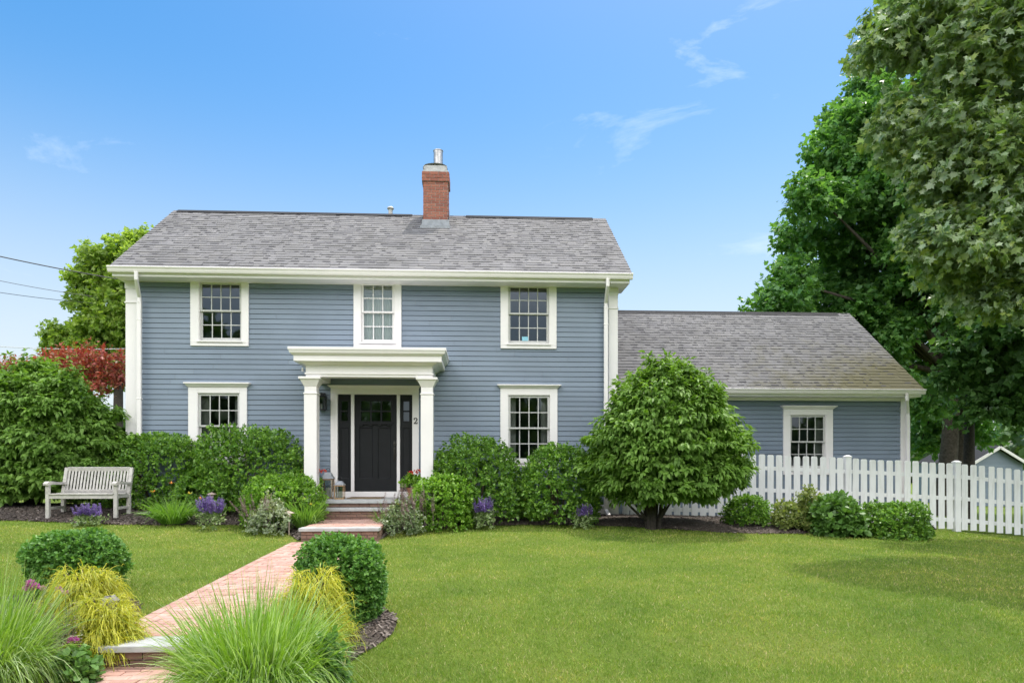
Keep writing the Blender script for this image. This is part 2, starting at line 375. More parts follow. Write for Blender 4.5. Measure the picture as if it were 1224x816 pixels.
# foliage
M['viburnum'] = leafmat('viburnum_leaf', [(.08,.155,.028),(.11,.2,.036),(.15,.25,.055),(.095,.18,.03)], .34, rough=.5, spec=.3)
M['holly'] = leafmat('holly_leaf', [(.045,.105,.02),(.07,.145,.022),(.10,.19,.028),(.14,.235,.035)], .28, rough=.34, spec=.5, boost=1.8)
M['boxw'] = leafmat('boxwood_leaf', [(.04,.105,.025),(.065,.15,.03),(.11,.21,.045),(.05,.125,.025)], .3, rough=.4, spec=.35, boost=1.7)
M['hedge'] = leafmat('hedge_leaf', [(.06,.135,.015),(.09,.18,.02),(.13,.235,.03),(.17,.27,.04)], .34, rough=.4, boost=1.75)
M['lily'] = leafmat('lily_leaf', [(.09,.19,.025),(.13,.245,.04),(.16,.27,.06)], .35)
M['ornagrass'] = leafmat('grass_leaf', [(.11,.195,.02),(.15,.25,.028),(.165,.265,.035),(.33,.41,.23),(.095,.2,.025)], .38, rough=.4, boost=1.5)
M['cypress'] = leafmat('gold_thread', [(.36,.37,.03),(.44,.43,.045),(.30,.34,.03),(.52,.50,.08),(.22,.28,.03)], .4, (1.35,1.3,.5), boost=1.28)
M['silver'] = leafmat('variegated_leaf', [(.16,.22,.11),(.30,.36,.24),(.44,.48,.38),(.2,.27,.13)], .25, boost=1.0)
M['silverg'] = leafmat('grey_green_leaf', [(.12,.19,.07),(.2,.27,.13),(.36,.41,.3),(.15,.22,.09)], .25, boost=1.0)
M['salvialeaf'] = leafmat('salvia_leaf', [(.10,.17,.05),(.17,.23,.10),(.24,.29,.16)], .25)
M['purple'] = leafmat('purple_flower', [(.27,.17,.55),(.36,.25,.62),(.22,.13,.46),(.45,.34,.62)], .3, (1.2,1,1.3), boost=1.0)
M['faded'] = leafmat('faded_spike', [(.28,.2,.2),(.34,.25,.25),(.22,.16,.14),(.38,.30,.31)], .2, (1.1,1,1), boost=1.0)
M['pink'] = leafmat('pink_flower', [(.5,.12,.40),(.6,.2,.5),(.42,.1,.34)], .3, (1.3,.9,1.1), boost=1.0)
M['palepink'] = leafmat('pale_pink_flower', [(.5,.34,.34),(.42,.24,.24),(.55,.4,.4)], .3, (1.2,1,1), boost=1.0)
M['red'] = leafmat('red_flower', [(.55,.05,.035),(.62,.10,.04),(.48,.03,.06)], .3, (1.2,.8,.8), boost=1.0)
M['orange'] = leafmat('orange_flower', [(.75,.33,.05),(.7,.25,.04)], .3, (1.1,.9,.6), boost=1.0)
M['yellow'] = leafmat('yellow_flower', [(.8,.65,.08),(.75,.58,.1)], .3, (1.1,1,.6), boost=1.0)
M['redmaple'] = leafmat('red_maple_leaf', [(.23,.045,.036),(.33,.085,.06),(.19,.045,.04),(.35,.15,.09),(.14,.10,.04)], .33, (1.5,.9,.7))
M['maple'] = leafmat('maple_leaf', [(.045,.10,.032),(.06,.13,.045),(.09,.17,.045),(.05,.115,.042)], .42, rough=.38, nscale=.4, spec=.4, boost=2.15)
M['nearmaple'] = leafmat('grey_maple_leaf', [(.12,.175,.095),(.17,.225,.135),(.26,.31,.21),(.15,.21,.06),(.21,.25,.06)], .35, (1.1,1.4,.5), rough=.42, spec=.6, nscale=.9, boost=1.6)
M['lefttree'] = leafmat('lime_tree_leaf', [(.10,.155,.04),(.145,.2,.05),(.19,.24,.065),(.11,.165,.042)], .48, nscale=.5, boost=2.0)
M['fartree'] = leafmat('far_leaf', [(.05,.1,.035),(.07,.13,.04),(.06,.11,.045)], .3, nscale=.2)
M['paleshrub'] = leafmat('pale_shrub_leaf', [(.16,.2,.05),(.24,.27,.1),(.1,.16,.035)], .3)
M['hydrangea'] = leafmat('broad_shrub_leaf', [(.06,.13,.03),(.085,.17,.04),(.11,.21,.05)], .28)

# ================================================================== STRUCTURE: ground, beds, path
Y0 = 14.8; YW = 16.4; YR = 17.38
def ground():
    xs = np.concatenate([[-900,-300,-120,-60], np.arange(-30, 30.01, .5), [60,120,300,900]])
    ys = np.concatenate([[-600,-150,-40,-10], np.arange(0, 24.01, .5), [30,40,60,100,200,500,1500]])
    X, Y = np.meshgrid(xs, ys); Z = gz(X, Y)
    V = np.stack([X, Y, Z], -1).reshape(-1,3); nx = len(xs); idx = []
    for j in range(len(ys)-1):
        for i in range(nx-1): idx += [j*nx+i, j*nx+i+1, (j+1)*nx+i+1, (j+1)*nx+i]
    o = np_mesh('lawn', V, idx, np.full(len(idx)//4, 4), M['lawn'], None)
    for p in o.data.polygons: p.use_smooth = True
    tag(o, kind='structure')
ground()

BEDS = []      # (front xy polyline, back y) used to keep grass out
def bed_height(x, y, s):   # s 0 front .. 1 back
    return gz(x, y) + .012 + .10 * np.clip(s*3.0, 0, 1)**.7
def bed(front_px, back_y, name='mulch_bed', n=140, rows=14):
    pts = [onG(u, v) for u, v in front_px]
    xs = np.array([p.x for p in pts]); ys = np.array([p.y for p in pts]); o = np.argsort(xs); xs = xs[o]; ys = ys[o]
    X = np.linspace(xs[0], xs[-1], n); Yf = np.interp(X, xs, ys)
    k = np.ones(5)/5; Yf[2:-2] = np.convolve(Yf, k, 'valid'); Yf = Yf + .02*np.sin(X*9) + .015*np.sin(X*23)
    V = []; idx = []
    for r in range(rows):
        s = (r/(rows-1))**1.5; y = Yf + (back_y - Yf)*s
        V.append(np.stack([X, y, bed_height(X, y, np.full(n, s*1.0))], -1))
    V = np.concatenate(V)
    for r in range(rows-1):
        for i in range(n-1): idx += [r*n+i, r*n+i+1, (r+1)*n+i+1, (r+1)*n+i]
    ob = np_mesh(name, V, idx, np.full(len(idx)//4, 4), M['mulch'], None)
    for p in ob.data.polygons: p.use_smooth = True
    tag(ob, kind='structure'); BEDS.append((X, Yf, back_y)); return ob
LB = [(-160,623),(-60,622),(0,622),(60,624),(130,627),(200,628),(260,627.5),(310,628),(330,632),(345,639),(357,646)]
RB = [(455,645),(466,637),(480,634),(520,630),(560,628.5),(640,627.5),(700,628),(760,630),(800,632.5),(850,636),(900,638),(960,638),(1000,638),(1050,636),(1100,634.5),(1120,633)]
bed(LB, Y0+.1); bed(RB, Y0+.35)
def mz(x, y):     # height of the surface at a point (bed or lawn)
    for X, Yf, by in BEDS:
        if X[0] <= x <= X[-1]:
            f = float(np.interp(x, X, Yf))
            if f <= y <= by+.6: return float(bed_height(x, y, ((y-f)/(by-f))))
    return float(gz(x, y))
# small mulch pockets in the foreground: polygons in world space
def pocket(cx, cy, pts):
    b = MB(); n = len(pts); rings = 6; V = [(cx, cy, float(gz(cx,cy)) + .05)]
    for r in range(1, rings+1):
        for x, y in pts:
            xx = cx + (x-cx)*r/rings; yy = cy + (y-cy)*r/rings
            V.append((xx, yy, float(gz(xx,yy)) + .02*(1-(r/rings)**3) + .008))
    b.v = V
    for i in range(n): b.f.append((0, 1+i, 1+(i+1)%n))
    for r in range(rings-1):
        for i in range(n):
            a = 1+r*n; c = 1+(r+1)*n; b.f.append((a+i, c+i, c+(i+1)%n, a+(i+1)%n))
    tag(b.build('mulch_bed', M['mulch'], None, smooth=True), kind='structure')
def smooth_loop(pts, k=10):
    out = []; n = len(pts)
    for i in range(n):
        p0, p1, p2, p3 = [np.array(pts[(i+j) % n]) for j in (-1,0,1,2)]
        for t in np.linspace(0, 1, k, endpoint=False):
            out.append(tuple(.5*((2*p1)+(-p0+p2)*t+(2*p0-5*p1+4*p2-p3)*t*t+(-p0+3*p1-3*p2+p3)*t**3)))
    return out
POCK_R = smooth_loop([(-1.62,6.9),(-1.15,7.05),(-.8,6.6),(-.72,6.15),(-.82,5.85),(-1.0,5.55),(-1.08,5.0),(-1.05,4.3),(-1.25,3.6),(-1.62,3.3),(-1.6,5.0)])
POCK_L = smooth_loop([(-3.08,6.3),(-3.5,7.2),(-4.2,7.6),(-4.9,7.2),(-5.1,6.2),(-4.7,5.0),(-4.2,3.8),(-3.5,3.2),(-3.08,3.4),(-3.1,5.0)])
pocket(-1.25, 5.2, POCK_R); pocket(-3.9, 5.6, POCK_L)
def in_poly(x, y, poly):
    P = np.array(poly); inside = np.zeros(x.shape, bool); j = len(P)-1
    for i in range(len(P)):
        c = ((P[i,1] > y) != (P[j,1] > y)) & (x < (P[j,0]-P[i,0])*(y-P[i,1])/(P[j,1]-P[i,1]+1e-12) + P[i,0]); inside ^= c; j = i
    return inside

# brick path: real bricks on a sand bed
PXL, PXR = -3.05, -1.62
def lay_bricks(mb, x0, x1, y0, y1, zf, rng, border=True, L=.2, W=.095, gap=.008):
    # courses run along the walk, soldier border on both edges
    bx = .1 if border else 0
    def one(a, b, c, d):
        z = zf((a+b)/2, (c+d)/2) + rng.uniform(-.003, .003); h = .05
        x_0, x_1, y_0, y_1 = a+gap/2, b-gap/2, c+gap/2, d-gap/2
        e = .005; t1, t2 = rng.uniform(-.002,.002,2); base = len(mb.v)
        for (xx, yy, zz) in ((x_0,y_0,z-h),(x_1,y_0,z-h),(x_1,y_1,z-h),(x_0,y_1,z-h),(x_0,y_0,z-e),(x_1,y_0,z-e),(x_1,y_1,z-e),(x_0,y_1,z-e),(x_0+e,y_0+e,z+t1),(x_1-e,y_0+e,z+t2),(x_1-e,y_1-e,z+t1),(x_0+e,y_1-e,z+t2)):
            mb.v.append((xx,yy,zz))
        for q in ((0,1,5,4),(1,2,6,5),(2,3,7,6),(3,0,4,7),(4,5,9,8),(5,6,10,9),(6,7,11,10),(7,4,8,11),(8,9,10,11)): mb.f.append(tuple(base+i for i in q))
    if border:
        y = y0
        while y < y1-.02:
            yy = min(y+L, y1)
            one(x0, x0+bx, y, yy); one(x1-bx, x1, y, yy); y = yy
    r = 0; y = y0
    while y < y1-.02:
        yy = min(y+W+.004, y1); x = x0+bx - (L/2 if r % 2 else 0)
        while x < x1-bx-.005:
            a = max(x, x0+bx); b = min(x+L, x1-bx)
            if b-a > .03: one(a, b, y, yy)
            x += L
        y = yy; r += 1
rng = np.random.default_rng(3)
def zpath(x, y): return float(np.interp(y, [5.75, 11.5], [.092, .225]))
b = MB(); lay_bricks(b, PXL, PXR, 5.76, 11.46, zpath, rng); lay_bricks(b, PXL-.02, PXR, 1.2, 5.5, lambda x, y: -.075 - .02*(5.5-y)*.5, rng)
tag(b.build('brick_path', M['brickpath']), kind='structure')
b = MB()
for y0, y1, f in ((5.76,11.5,zpath),(1.2,5.52,lambda x,y: -.075-.01*(5.5-y))):
    b.poly([(PXL-.02,y0,f(0,y0)-.012),(PXR+.01,y0,f(0,y0)-.012),(PXR+.01,y1,f(0,y1)-.012),(PXL-.02,y1,f(0,y1)-.012)])
    b.poly([(PXL-.02,y0,f(0,y0)-.16),(PXL-.02,y0,f(0,y0)-.012),(PXL-.02,y1,f(0,y1)-.012),(PXL-.02,y1,f(0,y1)-.16)])
    b.poly([(PXR+.01,y0,f(0,y0)-.16),(PXR+.01,y0,f(0,y0)-.012),(PXR+.01,y1,f(0,y1)-.012),(PXR+.01,y1,f(0,y1)-.16)])
tag(b.build('path_base', M['sandjoint']), kind='structure')

def brick_face(mb, x0, x1, yf, z0, z1, rng, course=.067, L=.2, gap=.01, depth=.06):
    nrow = max(1, round((z1-z0)/course)); c = (z1-z0)/nrow
    for r in range(nrow):
        x = x0 - (L/2 if r % 2 else 0)
        while x < x1-.004:
            a = max(x, x0); bb = min(x+L, x1)
            if bb-a > .025: mb.box(a+gap/2, bb-gap/2, yf+rng.uniform(-.002,.002), yf+depth, z0+r*c+gap/2, z0+(r+1)*c-gap/2)
            x += L
def brick_side(mb, xf, y0, y1, z0, z1, rng, sgn, course=.067, L=.2, gap=.01, depth=.06):
    nrow = max(1, round((z1-z0)/course)); c = (z1-z0)/nrow
    for r in range(nrow):
        y = y0 - (L/2 if r % 2 == 0 else 0)
        while y < y1-.004:
            a = max(y, y0); bb = min(y+L, y1); q = rng.uniform(-.002,.002)
            if bb-a > .025: mb.box(min(xf+q, xf-sgn*depth), max(xf+q, xf-sgn*depth), a+gap/2, bb-gap/2, z0+r*c+gap/2, z0+(r+1)*c-gap/2)
            y += L
# near step of the walk
t = thing('path_step', 'single bluestone step with brick riser across the near end of the walk', 'step', (-2.33, 5.6, -.08))
MB().box(PXL+.12, PXR+.06, 5.43, 5.75, .045, .095).build('tread', M['bluestone'], t, .006)
bb = MB(); brick_face(bb, PXL+.15, PXR+.03, 5.47, -.09, .043, rng); bb.build('riser', M['brickstep'], t)
MB().box(PXL+.15, PXR+.03, 5.49, 5.74, -.14, .043).build('core', M['mortar'], t)
# landing
LX0, LX1 = X_(357.5, 11.55), X_(453.5, 11.55); LZ = .443
t = thing('brick_landing', 'raised brick landing edged in bluestone below the front steps', 'landing', ((LX0+LX1)/2, 12.4, .2))
MB().box(LX0, LX1, 11.5, 11.76, LZ-.055, LZ).build('coping', M['bluestone'], t, .006)
bb = MB(); brick_face(bb, LX0+.03, LX1-.03, 11.54, .2, LZ-.057, rng); brick_side(bb, LX1-.03, 11.6, 13.3, .2, LZ-.01, rng, 1); brick_side(bb, LX0+.03, 11.6, 13.3, .2, LZ-.01, rng, -1); bb.build('riser', M['brickstep'], t)
bb = MB(); lay_bricks(bb, LX0+.02, LX1-.02, 11.765, 13.38, lambda x, y: LZ, rng, False); bb.build('brick_paving', M['brickpath'], t)
MB().box(LX0+.05, LX1-.05, 11.56, 13.38, .1, LZ-.012).build('core', M['sandjoint'], t)
# front steps and porch platform
PL = 0.795; S2 = .655
SX0, SX1 = X_(361, 13.7), X_(519, 13.7)
t = thing('front_steps', 'brick front steps with two bluestone treads leading up to the dark door', 'steps', ((SX0+SX1)/2, 14, .2))
MB().box(SX0, SX1, 13.62, Y0-.05, PL-.06, PL).build('tread', M['bluestone'], t, .006)
MB().box(SX0+.2, SX1-.2, 13.3, 13.66, S2-.055, S2).build('tread', M['bluestone'], t, .006)
bb = MB(); brick_face(bb, SX0+.03, SX1-.03, 13.66, .3, PL-.062, rng); 
b2 = MB(); brick_face(b2, SX0+.23, SX1-.23, 13.335, .3, S2-.057, rng, .064); b2.build('riser', M['brickstep'], t)
brick_side(bb, SX0+.03, 13.7, Y0-.05, .25, PL-.062, rng, -1); brick_side(bb, SX1-.03, 13.7, Y0-.05, .25, PL-.062, rng, 1); bb.build('riser', M['brickstep'], t)
MB().box(SX0+.05, SX1-.05, 13.69, Y0-.06, .1, PL-.063).box(SX0+.25, SX1-.25, 13.36, 13.68, .1, S2-.06).build('core', M['mortar'], t)

# ================================================================== HOUSE
XL = X_(153.2, Y0); XR = X_(738, Y0)
YB = YR + (YR - Y0)                       # back wall
E_Y = Y0 - .42
ZE = (Z_(133, 317.5, E_Y) + Z_(755, 326.5, E_Y)) / 2      # eave edge of the shingles
ZR = (Z_(213, 251, YR) + Z_(725, 262, YR)) / 2
SL = (ZR - ZE) / (YR - E_Y)
XEL = X_(131, E_Y); XER = X_(755.5, E_Y)
FZ = .62                                  # bottom of siding above the water table
ZS = ZE - .215                            # soffit level
house = thing('house', 'blue clapboard two storey house with white trim, grey shingle roof and low right wing', 'house', ((XL+XR)/2, Y0, .3))

def clap(mb, x0, x1, z0, z1, Y, holes, rng, e=.108):
    n = int(math.ceil((z1-z0)/e)); e = (z1-z0)/n
    for k in range(n):
        a, b = z0+k*e, z0+(k+1)*e
        cuts = sorted({a, b} | {h[2] for h in holes if a < h[2] < b} | {h[3] for h in holes if a < h[3] < b})
        off = rng.uniform(0, 3.6)
        for ca, cb in zip(cuts[:-1], cuts[1:]):
            ivs = [(x0, x1)]
            for h in holes:
                if h[2] < (ca+cb)/2 < h[3]:
                    nv = []
                    for p, q in ivs:
                        if h[1] <= p or h[0] >= q: nv.append((p, q)); continue
                        if h[0] > p: nv.append((p, h[0]))
                        if h[1] < q: nv.append((h[1], q))
                    ivs = nv
            fa = (ca-a)/e; fb = (cb-a)/e
            gp = .009 if cb == b else 0; cbb = cb-gp; ya = Y - .024 + .012*fa; yb = Y - .024 + .012*fb
            for p, q in ivs:
                xs = [p]; x = x0 - off
                while x < q:
                    if x > p+.3 and x < q-.3: xs.append(x)
                    x += 3.7
                xs.append(q)
                for u, w in zip(xs[:-1], xs[1:]):
                    g = .0022; i = len(mb.v)
                    mb.v += [(u+g,ya,ca),(w-g,ya,ca),(w-g,yb,cbb),(u+g,yb,cbb),(u+g,Y+.02,ca),(w-g,Y+.02,ca),(u+g,Y+.02,cbb),(w-g,Y+.02,cbb)]
                    mb.f.append((i,i+1,i+2,i+3))
                    if ca == a: mb.f.append((i+4,i+5,i+1,i))
                    if gp: mb.f.append((i+3,i+2,i+7,i+6))
def clap_side(mb, xf, sgn, prof, z0, z1, e=.108):
    # prof(z) -> (y0,y1) ; boards on a gable end facing sgn*X
    n = int((z1-z0)/e)
    for k in range(n):
        a, b = z0+k*e, z0+(k+1)*e
        (p0, p1), (q0, q1) = prof(a), prof(b)
        if q1-q0 < .02: break
        i = len(mb.v); mb.v += [(xf+sgn*.020,p0,a),(xf+sgn*.020,p1,a),(xf+sgn*.006,q1,b),(xf+sgn*.006,q0,b),(xf-sgn*.01,p0,a),(xf-sgn*.01,p1,a)]
        mb.f += [(i,i+1,i+2,i+3),(i+4,i+5,i+1,i)]
def sheet_holes(mb, x0, x1, z0, z1, Y, holes):
    xs = sorted({x0, x1} | {h[0] for h in holes} | {h[1] for h in holes}); zs = sorted({z0, z1} | {h[2] for h in holes} | {h[3] for h in holes})
    for a, b in zip(xs[:-1], xs[1:]):
        for c, d in zip(zs[:-1], zs[1:]):
            mx_, mz_ = (a+b)/2, (c+d)/2
            if any(h[0] < mx_ < h[1] and h[2] < mz_ < h[3] for h in holes): continue
            mb.poly([(a,Y,c),(b,Y,c),(b,Y,d),(a,Y,d)])
class WN: pass
def wrect(Y, casing, opening, meet, cols, crown=None, shade=None):
    w = WN(); w.Y = Y
    w.c = (X_(casing[0],Y), X_(casing[1],Y), Z_((casing[0]+casing[1])/2,casing[3],Y), Z_((casing[0]+casing[1])/2,casing[2],Y))
    um = (opening[0]+opening[1])/2
    w.o = (X_(opening[0],Y), X_(opening[1],Y), Z_(um,opening[3],Y), Z_(um,opening[2],Y))
    w.m = Z_(um, meet, Y); w.cols = cols; w.crown = crown; w.shade = shade; return w
W_UL = wrect(Y0, (228.5,298,330,413.8), (238.5,289.8,337,407.5), 371.5, 4)
W_UM = wrect(Y0, (423,480,331,415.7), (431.5,472,338,409.5), 373, 3, shade='blind')
W_UR = wrect(Y0, (598.2,665,334,417), (607,656.5,341,411), 375, 4)
W_LL = wrect(Y0, (226,296,463,556), (237,287.5,469.5,550), 509, 4, crown=(222,300.5,457.5,463), shade='drapes')
W_LR = wrect(Y0, (598,666,464.5,558), (607,657.5,472,551.5), 511.5, 4, crown=(594.4,670,460,464.5), shade='drapes')
W_W = wrect(YW, (935.5,994.5,489,567), (943.5,986.5,495.5,560), 527.8, 4, crown=(932,998,485,489), shade='drape')
D_C = (X_(395.7,Y0), X_(500.8,Y0), PL-.01, Z_(448,464,Y0))
hole = lambda w: (w.o[0]-.01, w.o[1]+.01, w.o[2]-.01, w.o[3]+.01)
chole = lambda w: (w.c[0]+.02, w.c[1]-.02, w.c[2]+.02, w.c[3]-.005)
mains = [W_UL, W_UM, W_UR, W_LL, W_LR]
dhole = (D_C[0]+.05, D_C[1]-.05, PL-.02, D_C[3]-.05)
FRZ = Z_(360, 330.2, Y0)                  # bottom of the frieze
bb = MB(); clap(bb, XL+.13, XR-.13, FZ, FRZ+.05, Y0, [chole(w) for w in mains]+[(D_C[0]+.02,D_C[1]-.02,FZ-.1,D_C[3]-.02)], rng)
def gprof(z):
    if z < ZE-.1: return (Y0+.02, YB-.02)
    r = (z-(ZE-.1))/SL; return (Y0+.02+max(0,r-.35), YB-.02-max(0,r-.35))
clap_side(bb, XL, -1, gprof, FZ, ZR); clap_side(bb, XR, 1, gprof, FZ, ZR)
bb.build('wall', M['siding'], house)
# sheathing / room inside
bb = MB(); sheet_holes(bb, XL+.02, XR-.02, .3, ZE-.15, Y0+.11, [hole(w) for w in mains]+[dhole])
bb.poly([(XL,Y0+.022,FZ),(XR,Y0+.022,FZ),(XR,Y0+.022,FZ+.001),(XL,Y0+.022,FZ+.001)])
for x in (XL+.02, XR-.02): bb.poly([(x,Y0+.02,.2),(x,YB,.2),(x,YB,ZE-.1),(x,YR,ZR-.1),(x,Y0+.02,ZE-.1)])
bb.poly([(XL,YB,.2),(XR,YB,.2),(XR,YB,ZE),(XL,YB,ZE)])
FL2 = 3.35
for z in (PL, FL2, FL2+.25, ZE-.25): bb.poly([(XL+.02,Y0+.1,z),(XR-.02,Y0+.1,z),(XR-.02,YB,z),(XL+.02,YB,z)])
for u in (330, 415, 490, 560): bb.poly([(X_(u,Y0),Y0+.1,PL),(X_(u,Y0),YB,PL),(X_(u,Y0),YB,ZE-.25),(X_(u,Y0),Y0+.1,ZE-.25)])
bb.build('interior', M['interior'], house)
MB().box(XL+.03, XR-.03, Y0+.03, YB, .1, FZ-.14).build('foundation', M['foundation'], house)
MB().box(XL-.02, XR+.02, Y0-.05, Y0+.06, FZ-.04, FZ+.002).box(XL-.005, XR+.005, Y0-.025, Y0+.06, FZ-.2, FZ-.042).build('water_table', M['white'], house, .004)

def window(w, parent, seed):
    Y = w.Y; c = w.c; o = w.o; yf = Y-.052
    bb = MB(); top = c[3]
    bb.box(c[0], o[0], yf, Y+.02, c[2]+.07, top); bb.box(o[1], c[1], yf, Y+.02, c[2]+.07, top)
    bb.box(o[0], o[1], yf, Y+.02, o[3], top); bb.box(c[0], c[1], yf-.004, Y+.02, o[2]-.05, o[2]-.004) if False else None
    # jamb liner
    for x0, x1 in ((o[0],o[0]+.012),(o[1]-.012,o[1])): bb.box(x0, x1, Y-.045, Y+.11, o[2], o[3]-.013)
    bb.box(o[0], o[1], Y-.045, Y+.11, o[3]-.012, o[3])
    win = bb.build('window', M['white'], parent, .004)
    sb = MB(); sb.box(c[0]+.002, c[1]-.002, yf-.002, Y+.02, c[2], c[2]+.068); sb.box(o[0]-.03, o[1]+.03, yf-.03, Y+.1, o[2]-.035, o[2]-.001); sb.build('sill', M['white'], win, .004)
    if w.crown:
        k0, k1 = X_(w.crown[0],Y), X_(w.crown[1],Y); um = (w.crown[0]+w.crown[1])/2; zt = Z_(um,w.crown[2],Y); zb = Z_(um,w.crown[3],Y)+.002
        h = zt-zb; cb = MB()
        cb.frust((c[0]-.005,c[1]+.005,yf-.012,Y+.01), (k0+.015,k1-.015,yf-.07,Y+.01), zb, zb+h*.68); cb.box(k0, k1, yf-.085, Y+.01, zb+h*.68+.001, zt); cb.build('crown_moulding', M['white'], win, .003)
    # sashes: upper outside, lower one step in
    a0, a1 = o[0]+.014, o[1]-.014; st = .042; mats = MB(); gl = MB()
    for (z0, z1, ys) in ((w.m-.018, o[3]-.014, Y-.012), (o[2]+.002, w.m+.016, Y+.03)):
        up = ys < Y; br = .036 if up else .07; tr = .045 if up else .036
        mats.box(a0, a0+st, ys, ys+.036, z0, z1); mats.box(a1-st, a1, ys, ys+.036, z0, z1)
        mats.box(a0+st, a1-st, ys, ys+.036, z0, z0+br); mats.box(a0+st, a1-st, ys, ys+.036, z1-tr, z1)
        p0, p1, q0, q1 = a0+st, a1-st, z0+br, z1-tr
        for k in range(1, w.cols):
            x = p0+(p1-p0)*k/w.cols; mats.box(x-.010, x+.010, ys+.006, ys+.03, q0, q1)
        zz = (q0+q1)/2
        for k in range(w.cols):
            xa = p0+(p1-p0)*k/w.cols+(.010 if k else 0); xb = p0+(p1-p0)*(k+1)/w.cols-(.010 if k < w.cols-1 else 0)
            mats.box(xa, xb, ys+.007, ys+.029, zz-.010, zz+.010)
        gl.poly([(p0-.01,ys+.018,q0-.01),(p1+.01,ys+.018,q0-.01),(p1+.01,ys+.018,q1+.01),(p0-.01,ys+.018,q1+.01)])
    mats.build('sash', M['white'] if w.cols == 3 else M['sash'], win, .002); gl.build('glass', M['glass'], win)
    # cloth behind the glass
    def drape(x0, x1, z0, z1, y):
        d = MB(); n = 40; pts = [(x0+(x1-x0)*i/n, y+.022*math.sin(i*1.25+seed)) for i in range(n+1)]
        for p, q in zip(pts[:-1], pts[1:]): d.poly([(p[0],p[1],z0),(q[0],q[1],z0),(q[0],q[1],z1),(p[0],p[1],z1)])
        return d
    ow = o[1]-o[0]
    if w.shade == 'drapes':
        drape(o[0]-.05, o[0]+.2*ow, o[2]-.1, o[3]+.05, Y+.2).build('curtain', M['curtain'], win); drape(o[1]-.2*ow, o[1]+.05, o[2]-.1, o[3]+.05, Y+.2).build('curtain', M['curtain'], win)
    elif w.shade == 'drape': drape(o[1]-.2*ow, o[1]+.05, o[2]-.1, o[3]+.05, Y+.2).build('curtain', M['curtain'], win)
    elif w.shade == 'blind':
        d = drape(o[0]-.02, o[1]+.02, o[2]-.02, o[3]-.28, Y+.10); d.build('curtain', M['shade'], win)
        d = MB(); n = 7
        for k in range(n):
            za = o[3]-.30+.30*k/n; zb = za+.30/n; d.poly([(o[0],Y+.095,za),(o[1],Y+.095,za),(o[1],Y+.112,zb),(o[0],Y+.112,zb)])
        d.build('roman_shade', M['shade'], win)
    return win
for i, w in enumerate(mains):
    win = window(w, house, i*1.7)
    if w is W_UR:
        x0, x1 = X_(624,Y0), X_(631.5,Y0); MB().box(x0, x1, Y0+.024, Y0+.027, Z_(628,407,Y0), Z_(628,402,Y0)).build('sticker', M['sticker'], win)
# frieze, soffit, cornice, gutter
bb = MB(); bb.box(XL-.02, XR+.02, Y0-.045, Y0+.02, FRZ, ZS-.002); bb.build('frieze', M['white'], house, .004)
bb = MB(); bb.box(XEL+.05, XER-.05, E_Y+.02, Y0+.02, ZS, ZS+.02); bb.build('soffit', M['white'], house)
bb = MB(); bb.box(XEL+.05, XER-.05, E_Y-.005, E_Y+.018, ZS, ZE-.02)
for xa, xb in ((XEL+.05, XL-.03), (XR+.03, XER-.05)):   # boxed cornice returns at both gables
    bb.box(xa, xb, E_Y+.02, Y0+.45, ZS-.001, ZS+.12)
for xg, s in ((XEL+.06, 1), (XER-.06, -1)):            # rake boards
    for y_a, z_a, y_b, z_b in ((E_Y+.02, ZE-.11, YR, ZR-.11), (2*YR-E_Y-.02, ZE-.11, YR, ZR-.11)):
        bb.obox((xg,y_a,z_a), (xg,y_b,z_b), .024, .16, (0,0,1))
bb.build('cornice', M['white'], house, .004)
def gutter(x0, x1, ye, zt, parent):
    prof = [(-.0,0),(-.118,0),(-.125,-.012),(-.118,-.028),(-.10,-.05),(-.09,-.085),(-.075,-.115),(-.0,-.115),(-.0,-.11),(-.07,-.11),(-.085,-.083),(-.094,-.048),(-.112,-.027),(-.117,-.008),(-.002,-.008)]
    g = MB(); n = len(prof); g.v = [(x, ye+y, zt+z) for x in (x0, x1) for y, z in prof]
    g.f = [(i, (i+1)%n, n+(i+1)%n, n+i) for i in range(n)]
    for x in (x0, x1): g.poly([(x, ye+y, zt+z) for y, z in prof[:8]])
    for x in np.arange(x0+1.2, x1-.5, 3.05): g.box(x-.03, x+.03, ye-.128, ye-.117, zt-.03, zt+.002)
    return g.build('gutter', M['gutterw'], parent)
gutter(XEL, XER, E_Y-.006, ZE-.03, house)
def downspout(u, Y, ze, zb, parent, utop):
    x = X_(u, Y); yw = Y-.10; g = MB()
    xo = X_(utop, E_off(Y))
    g.tube([(xo,E_off(Y),ze),(xo,E_off(Y),ze-.14),(x,yw,ze-.42),(x,yw,ze-.55)], .042, 8); g.box(x-.042, x+.042, yw-.03, yw+.035, zb+.12, ze-.5)
    g.obox((x,yw,zb+.16),(x+.02,yw-.22,zb+.05), .08, .06); 
    for zz in np.linspace(zb+.8, ze-.9, 3): g.box(x-.05, x+.05, yw-.034, yw+.06, zz-.012, zz+.012)
    return g.build('downspout', M['gutterw'], parent, .006)
def E_off(Y): return (E_Y-.07) if Y < Y0+.5 else (YW-.42-.07)
downspout(169.3, Y0-.05, ZE-.14, .42, house, 162.8); downspout(723.2, Y0-.05, ZE-.14, .36, house, 726.5)
def cornerpost(x0, x1, Y, zb, zt, zband, zcap, parent, side):
    g = MB(); g.box(x0, x1, Y-.05, Y+.1, zb, zt); g.box(x0-.012, x1+.012, Y-.064, Y+.1, zcap, zt-.001); g.box(x0-.016, x1+.016, Y-.068, Y+.1, zband-.013, zband+.013)
    g.box(x0-.014, x1+.014, Y-.066, Y+.1, zb, zb+.22)
    return g.build('corner_post', M['white'], parent, .004)
cornerpost(XL-.03, X_(165.3,Y0), Y0, FZ-.2, ZS-.003, Z_(160,362,Y0), Z_(160,345.5,Y0), house, -1)
